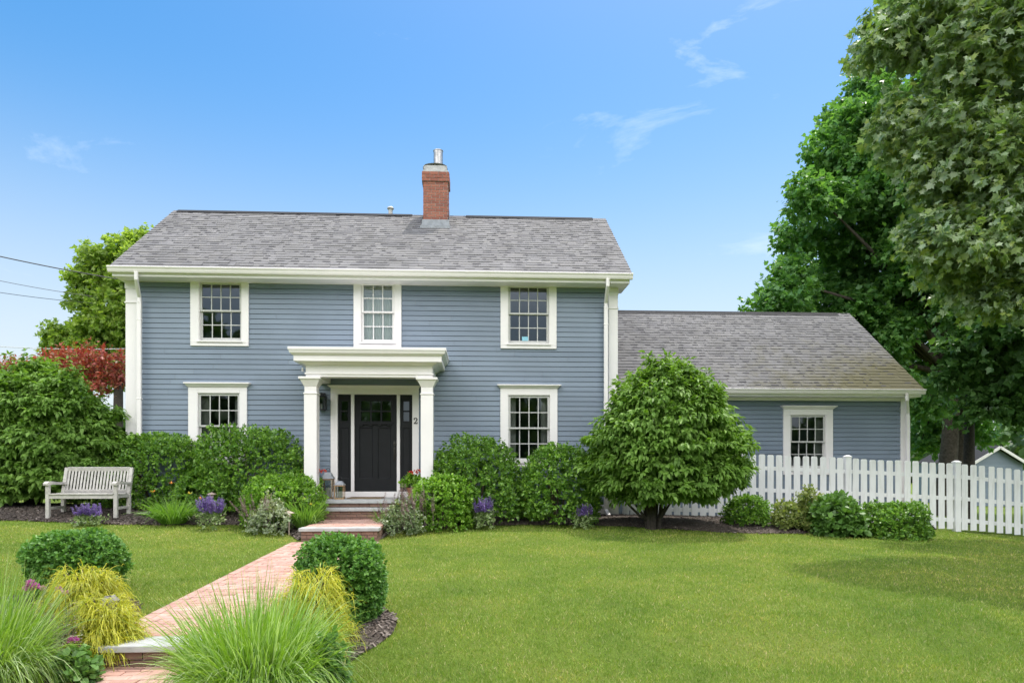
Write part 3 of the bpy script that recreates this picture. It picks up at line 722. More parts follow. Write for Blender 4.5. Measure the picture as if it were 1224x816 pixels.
cornerpost(X_(727,Y0), XR+.0, Y0, FZ-.2, ZS-.003, Z_(732,369,Y0), Z_(732,353,Y0), house, 1)

# roofs: individual shingle tabs on the front slopes
def shingle_slope(x0, x1, ye, ze, yr, zr, mat, parent, rng, name='roof'):
    sl = Vector((0, yr-ye, zr-ze)); Ln = sl.length; d = sl/Ln; n = Vector((0, -d.z, d.y)); exp = .143; rows = int(Ln/exp)+1; bb = MB(); band = []
    base = Vector((0,ye,ze))
    bb.poly([(x0,ye,ze-.02),(x1,ye,ze-.02),(x1,yr,zr-.02),(x0,yr,zr-.02)])
    for k in range(rows):
        s0 = k*exp - .03 + 0; s1 = min(s0+exp+.04, Ln)
        x = x0 - rng.uniform(0,.3)
        while x < x1:
            w = rng.uniform(.11,.30); a = max(x,x0); b_ = min(x+w,x1)
            if b_-a > .01:
                th = .006 + (.007 if rng.random() < .5 else 0); js = rng.uniform(-.004,.004)
                lo = base + d*(s0+js); hi = base + d*s1; i = len(bb.v); top = n*(th); 
                for (xx, p) in ((a,lo),(b_,lo)): bb.v.append((xx, p.y+n.y*(th+.006), p.z+n.z*(th+.006)))
                for (xx, p) in ((b_,hi),(a,hi)): bb.v.append((xx, p.y+n.y*.001*(1+th*300), p.z+n.z*.001*(1+th*300)))
                for (xx, p) in ((a,lo),(b_,lo)): bb.v.append((xx, p.y-n.y*.004, p.z-n.z*.004))
                bb.f.append((i,i+1,i+2,i+3)); bb.f.append((i+4,i+5,i+1,i))
            x += w
        x = x0+rng.uniform(0,.2)
        while x < x1-.25:          # dark dashes: shingle granule bands plus tab shadows put into the colour
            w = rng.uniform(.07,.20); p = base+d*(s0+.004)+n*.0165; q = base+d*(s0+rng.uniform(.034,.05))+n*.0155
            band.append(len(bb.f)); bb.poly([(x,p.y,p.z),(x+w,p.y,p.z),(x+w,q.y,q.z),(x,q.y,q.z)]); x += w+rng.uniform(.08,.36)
    # back slope
    yb = 2*yr-ye
    bb.poly([(x0,yb,ze),(x0,yr,zr),(x1,yr,zr),(x1,yb,ze)]); 
    for x in (x0, x1): bb.poly([(x,ye,ze-.035),(x,yr,zr-.035),(x,yr,zr),(x,ye,ze)])
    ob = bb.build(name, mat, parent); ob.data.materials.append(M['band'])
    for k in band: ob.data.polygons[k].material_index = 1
    return ob
M['shingle'] = shingle_mat('grey_shingle', SH, None)
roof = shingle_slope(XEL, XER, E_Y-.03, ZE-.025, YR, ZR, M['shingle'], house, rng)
bb = MB()
for ua, ub in ((213, 493), (557, 708)):
    xa, xb = X_(ua,YR), X_(ub,YR); bb.poly([(xa,YR-.16,ZR-.08),(xb,YR-.16,ZR-.08),(xb,YR,ZR+.02),(xa,YR,ZR+.02)]); bb.poly([(xb,YR+.16,ZR-.08),(xa,YR+.16,ZR-.08),(xa,YR,ZR+.02),(xb,YR,ZR+.02)])
bb.build('ridge_vent', M['ridge'], roof)
# chimney
def roof_z(y): return ZE + SL*(y-E_Y) if y < YR else ZR-SL*(y-YR)
lo, hi = E_Y, YR
for _ in range(40):
    m_ = (lo+hi)/2
    if Z_(521, 270, m_) > roof_z(m_): lo = m_
    else: hi = m_
CY = lo; CX0, CX1 = X_(505.6,CY), X_(535.6,CY); CW = CX1-CX0; CYB = CY+.62
ZC1 = Z_(521,217,CY); ZC2 = Z_(521,205.4,CY); zb0 = roof_z(CY)-.05
bb = MB(); brick_face(bb, CX0, CX1, CY, zb0+.2, ZC1, rng, .068, .2, .012); brick_side(bb, CX1, CY+.062, CYB, roof_z(CY)+.05, ZC1, rng, 1, .068, .2, .012); brick_side(bb, CX0, CY+.062, CYB, roof_z(CY)+.05, ZC1, rng, -1, .068, .2, .012)
brick_face(bb, CX0-.03, CX1+.03, CY-.03, ZC1, ZC2, rng, .068, .2, .012); brick_side(bb, CX1+.03, CY+.034, CYB+.02, ZC1, ZC2, rng, 1, .068, .2, .012); brick_side(bb, CX0-.03, CY+.034, CYB+.02, ZC1, ZC2, rng, -1, .068, .2, .012)
ch = bb.build('chimney', M['brickchim'], house)
MB().box(CX0+.006, CX1-.006, CY+.006, CYB, zb0-.4, ZC1).box(CX0-.02, CX1+.02, CY-.02, CYB+.02, ZC1+.001, ZC2-.006).build('mortar_core', M['mortar'], ch)
zf1 = Z_(521,262.5,CY); bb = MB(); bb.poly([(CX0-.04,CY-.02,zb0+.03),(CX1+.04,CY-.02,zb0+.03),(CX1+.015,CY-.012,zf1),(CX0-.015,CY-.012,zf1)])
for s, x in ((-1,CX0-.012),(1,CX1+.012)):
    bb.poly([(x,CY-.012,zb0+.03),(x,YR,ZR+.02),(x,YR,ZR+.16),(x,CY-.012,zf1)])
bb.box(CX0-.06, CX1+.06, CY-.16, CY-.02, zb0-.07, zb0+.01); bb.build('flashing', M['lead'], ch)
# arched hood on top
ZH = Z_(521,195,CY); cx = (CX0+CX1)/2 ; bb = MB()
n = 10; arc = []
for i in range(n+1):
    a = math.pi*(.04+.92*i/n); arc.append((cx-.01+.30*math.cos(math.pi-a)*1.0, ZC2+.02+(ZH-ZC2-.02)*math.sin(a)**.45))
for p, q in zip(arc[:-1], arc[1:]): bb.poly([(p[0],CY-.01,p[1]),(q[0],CY-.01,q[1]),(q[0],CYB,q[1]),(p[0],CYB,p[1])])
bb.box(cx-.31, cx+.31, CY-.02, CYB+.01, ZC2-.004, ZC2+.03); bb.box(cx-.27, cx+.27, CY+.2, CY+.22, ZC2+.02, ZH-.05)
for x in (-.28,.27): bb.box(cx+x-.01, cx+x+.01, CY-.005, CY+.03, ZC2+.02, ZH-.06)
bb.box(cx-.275, cx+.255, CY+.012, CY+.02, ZC2+.031, ZC2+.031+(ZH-ZC2)*.62); bb.build('hood', M['galv'], ch)
bb = MB(); cf = ((X_(516,CY)+X_(530,CY))/2, CY+.3, ZH-.03); zt = Z_(522,180.5,CY+.3)-cf[2]; r = .125
bb.lathe(cf, [(.085,0),(.085,.05),(.12,.055),(r,.075),(r-.01,.1),(.1,.105),(.1,.11)], 18); bb.lathe(cf, [(r-.01,.11),(r-.01,zt-.02),(r,zt-.018),(r,zt)], 18)
bb.build('flue_cowl', M['steel'], ch, smooth=False)
# vent pipe behind the ridge
vx, vy = X_(466.8, YR+.25), YR+.25; zv = Z_(467, 247, vy)
bb = MB(); bb.lathe((vx,vy,zv-.45), [(.055,0),(.055,.37),(.075,.375),(.075,.385)], 14); bb.lathe((vx,vy,zv-.06), [(.085,0),(.09,.01),(.06,.05),(.02,.06)], 14)
bb.build('vent_pipe', M['pvc'], house)

# entry: frame, door, sidelights
yd = Y0+.03
bb = MB(); zt = Z_(448,471.4,Y0); zdb = Z_(448,587,Y0)
xs = [X_(u,Y0) for u in (395.7,404,419.8,423.7,474.5,478.2,493,500.8)]
bb.box(xs[0], xs[1], Y0-.05, Y0+.08, PL, zt); bb.box(xs[6], xs[7], Y0-.05, Y0+.08, PL, zt); bb.box(xs[0], xs[7], Y0-.05, Y0+.08, zt+.001, D_C[3])
bb.box(xs[2], xs[3], Y0-.035, Y0+.08, zdb, zt); bb.box(xs[4], xs[5], Y0-.035, Y0+.08, zdb, zt)
kz = Z_(448,461,Y0); bb.frust((xs[0]-.005,xs[7]+.005,Y0-.056,Y0), (X_(392,Y0),X_(502.8,Y0),Y0-.11,Y0), D_C[3]+.001, kz)
door = bb.build('entry_door', M['white'], house, .004)
MB().box(xs[1], xs[6], Y0-.045, Y0+.1, PL+.002, zdb-.004).build('threshold', M['white'], door, .006)
def panel_door(x0, x1, z0, z1, glass, panels, y, cols):
    """stile-and-rail leaf: glass=(gx0,gx1,gz0,gz1), panels list; y front face"""
    m = MB(); holes = [glass]+panels; sheet = MB(); sheet_holes(sheet, x0, x1, z0, z1, y, holes); m.v += sheet.v; m.f += sheet.f
    for h in panels:
        a, b, c, d = h; i = .018; dd = .014
        for p in ([(a,y,c),(b,y,c),(b-i,y+dd,c+i),(a+i,y+dd,c+i)], [(b,y,c),(b,y,d),(b-i,y+dd,d-i),(b-i,y+dd,c+i)], [(b,y,d),(a,y,d),(a+i,y+dd,d-i),(b-i,y+dd,d-i)], [(a,y,d),(a,y,c),(a+i,y+dd,c+i),(a+i,y+dd,d-i)]): m.poly(p)
        m.poly([(a+i,y+dd,c+i),(b-i,y+dd,c+i),(b-i,y+dd,d-i),(a+i,y+dd,d-i)])
    a, b, c, d = glass; g = MB(); g.poly([(a,y+.02,c),(b,y+.02,c),(b,y+.02,d),(a,y+.02,d)])
    for k in range(cols+1):
        x = a+(b-a)*k/cols; w = .016 if 0 < k < cols else .012; m.box(x-w, x+w, y-.006, y+.03, c-.012, d+.012)
    for z, w in ((c,.012),((c+d)/2,.016),(d,.012)): 
        for k in range(cols):
            xa = a+(b-a)*k/cols+(.016 if k else .012); xb = a+(b-a)*(k+1)/cols-(.016 if k < cols-1 else .012); m.box(xa, xb, y-.005, y+.029, z-w, z+w)
    return m, g
zz = lambda v: Z_(448, v, Y0)
gx = lambda u: X_(u, Y0)
m, g = panel_door(xs[3]+.004, xs[4]-.004, zdb, zt-.004, (gx(431),gx(468),zz(503.7),zz(478.6)), [(gx(429.4),gx(445.7),zz(571.8),zz(511)), (gx(451.5),gx(467.3),zz(571.8),zz(511))], Y0+.01, 3)
leaf = m.build('door_leaf', M['door'], door); g.build('door_glass', M['glass'], door)
bb = MB(); bb.box(gx(429.5), gx(469), Y0-.035, Y0+.01, zz(507), zz(505.2))
for k in range(4):
    x = gx(431.5+k*11.0); bb.box(x-.03, x+.05, Y0-.028, Y0+.01, zz(509), zz(507)-.001)
bb.build('dentil_shelf', M['door'], door, .003)
hx = gx(471.6); bb = MB(); bb.box(hx-.025, hx+.025, Y0-.006, Y0+.011, zz(532.5), zz(527)); bb.box(hx-.02, hx+.02, Y0-.005, Y0+.011, zz(549.5), zz(534))
bb.tube([(hx,Y0-.005,zz(535.5)),(hx,Y0-.05,zz(537)),(hx,Y0-.055,zz(542)),(hx,Y0-.045,zz(547)),(hx,Y0-.005,zz(548.5))], .011, 8); bb.lathe((hx,Y0-.02,zz(530)), [(.018,-.015),(.022,0),(.018,.015)], 10)
bb.build('door_handle', M['bronze'], door)
for a, b_ in ((1,2),(5,6)):
    xa, xb = xs[a]+.003, xs[b_]-.003; i = .04
    m, g = panel_door(xa, xb, zdb, zt-.004, (xa+.055,xb-.055,zz(503.7),zz(478.6)), [(xa+.05,xb-.05,zz(571.8),zz(511))], Y0+.012, 1)
    sl = m.build('sidelight', M['door'], door); g.build('glass', M['glass'], door)
# house number 2, thick and thin strokes
def number2():
    u0, v0, s = 494.2, 499.0, 7.4; pts = []
    x0 = X_(494.4,Y0); x1 = X_(499.8,Y0); z1 = zz(499.0); z0 = zz(506.4); w = x1-x0; h = z1-z0
    sk = [(.16,.70,.16),(.13,.80,.18),(.22,.91,.15),(.42,.97,.14),(.66,.92,.2),(.80,.76,.28),(.76,.58,.26),(.58,.40,.18),(.36,.22,.15),(.17,.10,.14)]
    L_, R_ = [], []
    for i, (a, b, c) in enumerate(sk):
        p = sk[max(0,i-1)]; q = sk[min(len(sk)-1,i+1)]; dx, dz = (q[0]-p[0])*w, (q[1]-p[1])*h; l = math.hypot(dx,dz); nx_, nz_ = -dz/l, dx/l
        L_.append((x0+a*w+nx_*c*w*.5, z0+b*h+nz_*c*w*.5)); R_.append((x0+a*w-nx_*c*w*.5, z0+b*h-nz_*c*w*.5))
    m = MB(); yf = Y0-.058; yb = Y0-.049
    for i in range(len(sk)-1):
        q = [L_[i], L_[i+1], R_[i+1], R_[i]]
        m.poly([(x,yf,z) for x,z in q]); 
        for e in ((0,1),(2,3)): m.poly([(q[e[0]][0],yf,q[e[0]][1]),(q[e[1]][0],yf,q[e[1]][1]),(q[e[1]][0],yb,q[e[1]][1]),(q[e[0]][0],yb,q[e[0]][1])])
    m.box(x0+.08*w, x0+.86*w, yf-.001, yb, z0, z0+.17*h); m.box(x0+.80*w, x0+.92*w, yf-.0015, yb, z0+.02*h, z0+.30*h)
    m.lathe((x0+.22*w, yf+.004, z0+.74*h), [(.001,-.014),(.012,-.008),(.014,0),(.012,.008),(.001,.014)], 8)
    m.build('house_number', M['black'], house)
number2()
# portico
Yp = 13.62
px = lambda u: X_(u, Yp); pz = lambda v: Z_(440, v, Yp)
bb = MB()
ex0, ex1 = px(365.5), px(517)
def ent(x0, x1, yf, z0, z1, o0, o1): bb.frust((x0-o0,x1+o0,yf-o0,Y0-.02), (x0-o1,x1+o1,yf-o1,Y0-.02), z0, z1)
zA = pz(450.5); zB = pz(447.5); zC = pz(437); zD = pz(433.5); zE_ = pz(427); zF = pz(424.6); zG = pz(420.8); zH_ = pz(417.6)
# architrave/frieze as a hollow frame so that the porch has a ceiling
for (xa, xb, ya, yb) in ((ex0, ex1, Yp, Yp+.24), (ex0, ex0+.24, Yp+.241, Y0-.02), (ex1-.24, ex1, Yp+.241, Y0-.02)):
    bb.box(xa, xb, ya, yb, zA, zC)
bb.box(ex0-.02, ex1+.02, Yp-.02, Yp+.2, zB, zB+.03)
ent(ex0, ex1, Yp, zC+.001, zD, .0, .10); ent(ex0, ex1, Yp, zD+.001, zE_, .19, .19); ent(ex0, ex1, Yp, zE_+.001, zF, .20, .245); ent(ex0, ex1, Yp, zF+.001, zG, .25, .27); ent(ex0, ex1, Yp, zG+.001, zH_, .28, .28)
port = bb.build('portico', M['white'], house, .003)
MB().box(ex0+.2, ex1-.2, Yp+.2, Y0-.03, zC-.03, zC-.002).build('porch_ceiling', M['white'], port)
for ua, ub in ((363,378.2),(502.8,517.6)):
    xa, xb = px(ua), px(ub); w = xb-xa; yc0, yc1 = Yp+.02, Yp+.02+w; c = MB()
    c.box(xa, xb, yc0, yc1, PL, pz(470)); c.box(xa-.014, xb+.014, yc0-.014, yc1+.014, pz(470.8), pz(469.4)); c.box(xa+.006, xb-.006, yc0+.006, yc1-.006, pz(469.4), pz(462))
    c.frust((xa+.004,xb-.004,yc0+.004,yc1-.004), (xa-.07,xb+.07,yc0-.07,yc1+.07), pz(462), pz(453.4)); c.box(xa-.09, xb+.09, yc0-.09, yc1+.09, pz(453.4)+.001, zA-.001)
    c.box(xa-.03, xb+.03, yc0-.03, yc1+.03, PL, PL+.16)
    c.build('column', M['white'], port, .004)
bb = MB(); bb.tube([(px(357),Yp+.3,pz(437)),(px(357),Yp+.3,pz(442))], .018, 8).build('drain_spout', M['white'], port)
# wall lantern
lx = gx(386); ly = Y0-.02; bb = MB(); lz0, lz1 = zz(491), zz(469); lw = .085; yc = ly-.14
bb.box(lx-.06, lx+.06, ly-.02, ly+.012, zz(486), zz(470)); bb.obox((lx,ly,zz(472)),(lx,yc,zz(471)), .03, .03)
bb.frust((lx-.12,lx+.12,yc-.12,yc+.10), (lx-.04,lx+.04,yc-.04,yc+.04), zz(475.5), zz(471)); bb.box(lx-lw, lx+lw, yc-lw, yc+lw, lz0, lz0+.02); bb.box(lx-.1, lx+.1, yc-.1, yc+.1, zz(476.4), zz(475.5)-.001)
for i in (-1,1):
    for j in (-1,1): bb.box(lx+i*lw-.01, lx+i*lw+.01, yc+j*lw-.01, yc+j*lw+.01, lz0+.021, zz(476.4)-.001)
zm = (lz0+zz(476.4))/2
for j in (-1,1): bb.box(lx-lw+.011, lx+lw-.011, yc+j*lw-.005, yc+j*lw+.005, zm-.006, zm+.006); bb.box(lx-.006, lx+.006, yc+j*lw-.004, yc+j*lw+.004, lz0+.021, zm-.007)
wl = bb.build('wall_lantern', M['black'], house)
bb = MB(); bb.box(lx-lw+.004, lx+lw-.004, yc-lw+.006, yc+lw-.006, lz0+.022, zz(476.4)-.003).build('lantern_glass', M['glass'], wl)
bb = MB(); bb.tube([(lx,yc,lz0+.02),(lx,yc,lz0+.13)], .022, 8).build('lamp_candle', M['candle'], wl)

# ---------------- wing (part of the same house)
WXL = XR-.1; WXR = X_(1084.5, YW); WYR = None
E_W = YW-.42; WZE = (Z_(868,461.5,E_W)+Z_(1103,465.5,E_W))/2; WXE = X_(1103.5,E_W)
a_ = (1015-UH)/FPX; WYR = WXE*(CT-a_*ST)/(ST+a_*CT); WZR = Z_(1000,374.5,WYR); WSL = (WZR-WZE)/(WYR-E_W); WYB = 2*WYR-YW
WZS = WZE-.2; wfz = .25
whole = [hole(W_W)]
bb = MB(); clap(bb, WXL, WXR-.1, wfz, WZS+.02, YW, [chole(W_W)], rng)
def wprof(z):
    r = max(0,(z-(WZE-.1))/WSL-.35); return (YW+.02+r, WYB-.02-r)
clap_side(bb, WXR, 1, wprof, wfz, WZR); bb.build('wall', M['siding'], house)
bb = MB(); sheet_holes(bb, WXL, WXR-.02, .0, WZE-.1, YW+.11, whole); bb.poly([(WXR-.02,YW+.02,0),(WXR-.02,WYB,0),(WXR-.02,WYB,WZE-.1),(WXR-.02,WYR,WZR-.1),(WXR-.02,YW+.02,WZE-.1)])
bb.poly([(WXL,WYB,0),(WXR,WYB,0),(WXR,WYB,WZE),(WXL,WYB,WZE)]); bb.poly([(WXL,YW+.1,WZE-.15),(WXR,YW+.1,WZE-.15),(WXR,WYB,WZE-.15),(WXL,WYB,WZE-.15)]); bb.poly([(WXL,YW,.3),(WXR,YW,.3),(WXR,WYB,.3),(WXL,WYB,.3)])
bb.build('interior', M['interior'], house)
MB().box(WXL, WXR-.01, YW+.02, WYB, -.5, wfz-.002).build('foundation', M['foundation'], house)
window(W_W, house, 3.3)
MB().box(WXL, WXR+.02, YW-.045, YW+.02, WZS-.07, WZS-.002).build('frieze', M['white'], house, .004)
bb = MB(); bb.box(WXL+.1, WXE-.05, E_W+.02, YW+.02, WZS, WZS+.02).build('soffit', M['white'], house)
bb = MB(); bb.box(WXL+.12, WXE-.05, E_W-.005, E_W+.018, WZS, WZE-.02); bb.box(WXR+.02, WXE-.05, E_W+.02, YW+.4, WZS-.001, WZS+.11); bb.obox((WXE-.06,E_W+.02,WZE-.11),(WXE-.06,WYR,WZR-.11), .024, .16); bb.obox((WXE-.06,2*WYR-E_W,WZE-.11),(WXE-.06,WYR,WZR-.11), .024, .16)
bb.build('cornice', M['white'], house, .004)
gutter(WXL+.14, WXE, E_W-.006, WZE-.03, house)
M['shinglewing'] = shingle_mat('grey_shingle_mossy', SH, (WXL+2.6, WXE+.3, WZE-.3, WZE+1.7))
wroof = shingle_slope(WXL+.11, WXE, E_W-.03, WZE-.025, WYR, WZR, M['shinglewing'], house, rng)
bb = MB(); xb = X_(1000,WYR); bb.poly([(WXL+.12,WYR-.16,WZR-.1),(xb,WYR-.16,WZR-.1),(xb,WYR,WZR+.02),(WXL+.12,WYR,WZR+.02)]); bb.poly([(WXL+.12,WYR+.16,WZR-.1),(xb,WYR+.16,WZR-.1),(xb,WYR,WZR+.02),(WXL+.12,WYR,WZR+.02)]); bb.build('ridge_vent', M['ridge'], wroof)
cornerpost(X_(1075.5,YW), WXR, YW, wfz, WZS-.003, Z_(1080,488,YW), Z_(1080,479,YW), house, 1)
downspout(1082, YW-.05, WZE-.14, .05, house, 1084)

# ================================================================== FENCE
YF = 14.98
fx0, fx1 = X_(744, YF), X_(1420, YF)
fence = thing('picket_fence', 'white dog-eared picket fence stepping down beside the low wing', 'fence', (fx0, YF, float(gz(fx0,YF))))
posts_u = [748, 880, 1013, 1143.5, 1276]
FT = [(740,538),(898,542.5),(1005,547),(1135,553),(1222,561),(1420,580)]
FTX = [X_(u,YF) for u, v in FT]; FTZ = [Z_(u,v,YF) for u, v in FT]; FH = 1.49
def fbase(x): return float(np.interp(x, FTX, FTZ)) - FH
post_mb = None
def picket_mesh(w, h, th, ear):
    m = bpy.data.meshes.new('picket'); pr = [(-w/2,0),(w/2,0),(w/2,h-ear),(w/2-ear*.45,h-ear*.25),(w/2-ear,h),(-w/2+ear,h),(-w/2+ear*.45,h-ear*.25),(-w/2,h-ear)]; n = len(pr)
    V = [(x,y,z) for y in (0,th) for x,z in pr]; F = [tuple(range(n)), tuple(range(2*n-1,n-1,-1))]+[(i,n+i,n+(i+1)%n,(i+1)%n) for i in range(n)]
    m.from_pydata(V, [], F); m.update(); m.materials.append(M['fencewhite']); return m
pm = picket_mesh(.139, FH, .019, .03); pm2 = picket_mesh(.235, FH, .019, .03)
px_list = []
posts = [X_(u,YF) for u in posts_u]
xs_p = []
for a, b_ in zip(posts[:-1], posts[1:]):
    n = 12
    for k in range(n): xs_p.append(a+.07+(b_-a-.14)*(k+.5)/n)
xs_p += [posts[-1]+.1+.197*(k+.5) for k in range(14)]
fo = wloc(fence)
for x in xs_p:
    o = bpy.data.objects.new('picket', pm); COL.objects.link(o); o.parent = fence
    o.location = (x-fo.x, YF-.03-fo.y, fbase(x)-fo.z+random.uniform(-.011,.011)); o.rotation_euler = (0, random.uniform(-.009,.009), random.uniform(-.03,.03))
for x in posts:
    g = MB(); zb = fbase(x); h = FH+.07; g.box(x-.065, x+.065, YF-.06, YF+.07, zb-.3, zb+h-.05); g.box(x-.075, x+.075, YF-.07, YF+.08, zb+h-.05, zb+h-.03); g.frust((x-.07,x+.07,YF-.065,YF+.075),(x-.03,x+.03,YF-.02,YF+.03), zb+h-.03, zb+h)
    g.build('post', M['fencewhite'], fence, .005)
ends = posts+[posts[-1]+2.9]
for a, b_ in zip(ends[:-1], ends[1:]):
    for fr in (.14, .47, .80):
        g = MB(); za = fbase(a)+FH*fr; zb = fbase(b_)+FH*fr; g.obox((a+.06,YF+.012,za),(b_-.06,YF+.012,zb), .045, .085); g.build('rail', M['fencewhite'], fence)
# ================================================================== VEGETATION helpers
UPV = np.array([0,0,1.])
def rdirs(n, rng, zmin=-1.):
    d = nrm(rng.normal(size=(n*3,3))); d = d[d[:,2] > zmin][:n]
    while len(d) < n: d = np.concatenate([d, d])[:n]
    return d
def sprig(P, O, rng, per, slen, size, au=.35, ar=.5, spread=.8, droop=0., nu=.6, na=.5, nr=.4, svar=.3):
    """twigs at P pointing along O, `per` leaves on each"""
    A = nrm(O + UPV*au + rng.normal(size=O.shape)*ar)
    n = len(P)*per; A = np.repeat(A, per, 0); P = np.repeat(P, per, 0)
    s = rng.random(n); pr = nrm(np.cross(A, rng.normal(size=(n,3))))
    L = P + A*(slen*(s-.2))[:,None] + pr*(size*.12)
    D = nrm(A*(.35+.5*s)[:,None] + pr*spread - UPV*droop)
    N = nrm(UPV*nu + A*na + rng.normal(size=(n,3))*nr)
    S = size*(1 + svar*rng.normal(size=n)).clip(.5,1.6)
    return L, D, N, S
def lumpf(d, lumps, amps, k):
    f = np.ones(len(d))
    for l, a in zip(lumps, amps): f += a*np.exp(k*(d@l-1))
    return f
def superR(d, p):
    return 1/np.power((np.abs(d)**p).sum(1), 1/p)
def shrub_pts(c, r, n, rng, p=2.2, lump=.10, nl=30, depth=.35, zmin=-.35, k=14):
    d = rdirs(n, rng, zmin); lm = rdirs(nl, rng, -.4); am = rng.normal(size=nl)*lump
    R_ = superR(d, p)*lumpf(d, lm, am, k); q = 1 - depth*rng.random(n)**1.4
    P = np.array(c) + d*(R_*q)[:,None]*np.array(r); O = nrm(d/np.array(r))
    return P, O
SEED = [100]
def shrub(name, label, cat, uv, t, wpx, top_v, mat, nsp=900, per=9, size=.055, slen=.12, p=2.3, lump=.1, base=None, ryf=.9, group=None, zmin=-.45, shape='round', depth=.32, au=.35, droop=0., nu=.6, stems=5, spread=.8, lift=.0, dz=0, k=14, ar=.5):
    """uv: centre column in the photo, t: distance; the ground fixes the base"""
    SEED[0] += 1; rng = np.random.default_rng(SEED[0]); nsp = int(nsp*2.3)
    c0 = onT(uv, 600, t); zb = (mz(c0.x, c0.y) if base is None else base)
    zt = CAMZ + (VH-top_v)/FPX*t; w = wpx/FPX*t/2; h = zt-zb
    o = thing(name, label, cat, (c0.x, c0.y, zb), group)
    hh = (h-lift)/ (1 - zmin*.9) if zmin > -1 else (h-lift)/2
    hh = (h-lift)/(1+min(1,-zmin)); c = (c0.x, c0.y, zt-hh*.97)
    P, O = shrub_pts(c, (w*.95, w*.95*ryf, hh*.97), nsp, rng, p, lump, 30, depth, zmin, k)
    keep = P[:,2] > zb+.02; P, O = P[keep], O[keep]
    leaves('foliage', *sprig(P, O, rng, per, slen, size, au=au, droop=droop, nu=nu, spread=spread, ar=ar), mat, o, shape)
    if stems:
        g = MB()
        for i in range(stems):
            a = rng.uniform(0, 6.28); rr = w*.55*rng.uniform(.3,1); q = Vector((c0.x+math.cos(a)*.06, c0.y+math.sin(a)*.06, zb-.03))
            e = Vector((c0.x+math.cos(a)*rr, c0.y+math.sin(a)*rr*ryf, zb+h*rng.uniform(.55,.8))); m_ = q.lerp(e, .5)+Vector((0,0,h*.08))
            g.tube([q, m_, e], [.016+.006*h, .012+.004*h, .005], 5)
        g.build('stems', M['stem'], o)
    return o, c0, zb, rng
def flower_spikes(o, P, H, rng, mat, stem_mat, dens=14, fl=.022, frac=.55, lean=.25, name='flower_spike'):
    st = MB(); LP, LD, LN, LS = [], [], [], []
    for (x, y, z), h in zip(P, H):
        d = np.array([rng.normal()*lean, rng.normal()*lean, 1.]); d /= np.linalg.norm(d); e = np.array([x,y,z]) + d*h
        st.tube([(x,y,z), tuple(np.array([x,y,z])+d*h*.5+np.array([0,0,.01])), tuple(e)], [.003,.0025,.0015], 4, cap=False)
        n = int(dens*h/.12); s = 1-frac*rng.random(n); a = rng.uniform(0,6.28,n); out = np.stack([np.cos(a),np.sin(a),np.full(n,.35)],-1)
        LP.append(np.array([x,y,z])+d*(h*s)[:,None]+out*.004); LD.append(out); LN.append(rng.normal(size=(n,3))*.4+UPV); LS.append(fl*(1.25-.75*(s-(1-frac))/frac))
    st.build('flower_stem', stem_mat, o); leaves(name, np.concatenate(LP), np.concatenate(LD), np.concatenate(LN), np.concatenate(LS), mat, o, 'kite')
def flower_heads(o, C, r, rng, mat, n=26, size=.03, name='flower_head'):
    for c in C:
        d = rdirs(n, rng, -.2); leaves(name, np.array(c)+d*r*.55, d+rng.normal(size=d.shape)*.3, rng.normal(size=d.shape)+UPV, np.full(n, size), mat, o, 'round')
def grass_clump(name, label, cat, u, t, wpx, top_v, mat, n=900, width=.012, seed=1, base=None, group=None, droop=.5, nseg=7, basew=.16, spreadk=1.0):
    rng = np.random.default_rng(seed); c0 = onT(u, 600, t); zb = mz(c0.x,c0.y) if base is None else base
    o = thing(name, label, cat, (c0.x,c0.y,zb), group); w = wpx/FPX*t/2; h = CAMZ+(VH-top_v)/FPX*t - zb
    a = rng.uniform(0,6.283,n); rr = np.sqrt(rng.random(n)); P = np.stack([c0.x+np.cos(a)*rr*basew, c0.y+np.sin(a)*rr*basew, np.full(n, zb-.01)],-1)
    tilt = (rr*1.0+rng.normal(size=n)*.25)*spreadk*w/h; D = np.stack([np.cos(a)*tilt+rng.normal(size=n)*.12, np.sin(a)*tilt+rng.normal(size=n)*.12, np.ones(n)],-1)
    L = h*1.5*(.62+.42*rng.random(n)); ob = strips('blades', P, D, L, width*1.15*(.7+.6*rng.random(n)), droop*(.2+rng.random(n))*(.5+np.abs(tilt)), nseg, mat, o, rng)
    return o, c0, zb, rng, w, h
def daylily(o, c0, zb, n, w, h, rng, mat='lily', width=.02):
    a = rng.uniform(0,6.283,n); rr = np.sqrt(rng.random(n)); P = np.stack([c0.x+np.cos(a)*rr*w*.35, c0.y+np.sin(a)*rr*w*.35, np.full(n, zb-.01)],-1)
    tilt = (.15+rr*.9)*w/h*.9; D = np.stack([np.cos(a)*tilt, np.sin(a)*tilt, np.ones(n)],-1)+rng.normal(size=(n,3))*.1
    strips('blades', P, D, h*1.25*(.6+.45*rng.random(n)), width*(.7+.5*rng.random(n)), .55*(.4+rng.random(n)), 7, M[mat], o, rng)
def lily_flower(o, c, base, rng, mat, r=.05):
    st = MB(); st.tube([base, ((c[0]+base[0])/2, (c[1]+base[1])/2, (c[2]*.6+base[2]*.4)), c], [.004,.004,.003], 5); st.build('flower_stem', M['greenstem'], o)
    n = 6; a = np.arange(n)*math.pi/3+rng.random(); D = np.stack([np.cos(a),np.sin(a)-.6,np.full(n,.5)],-1)
    leaves('flower', np.repeat(np.array([c]),n,0), D, np.tile(UPV,(n,1))+rng.normal(size=(n,3))*.1, np.full(n,r*1.3), M[mat], o, 'petal')

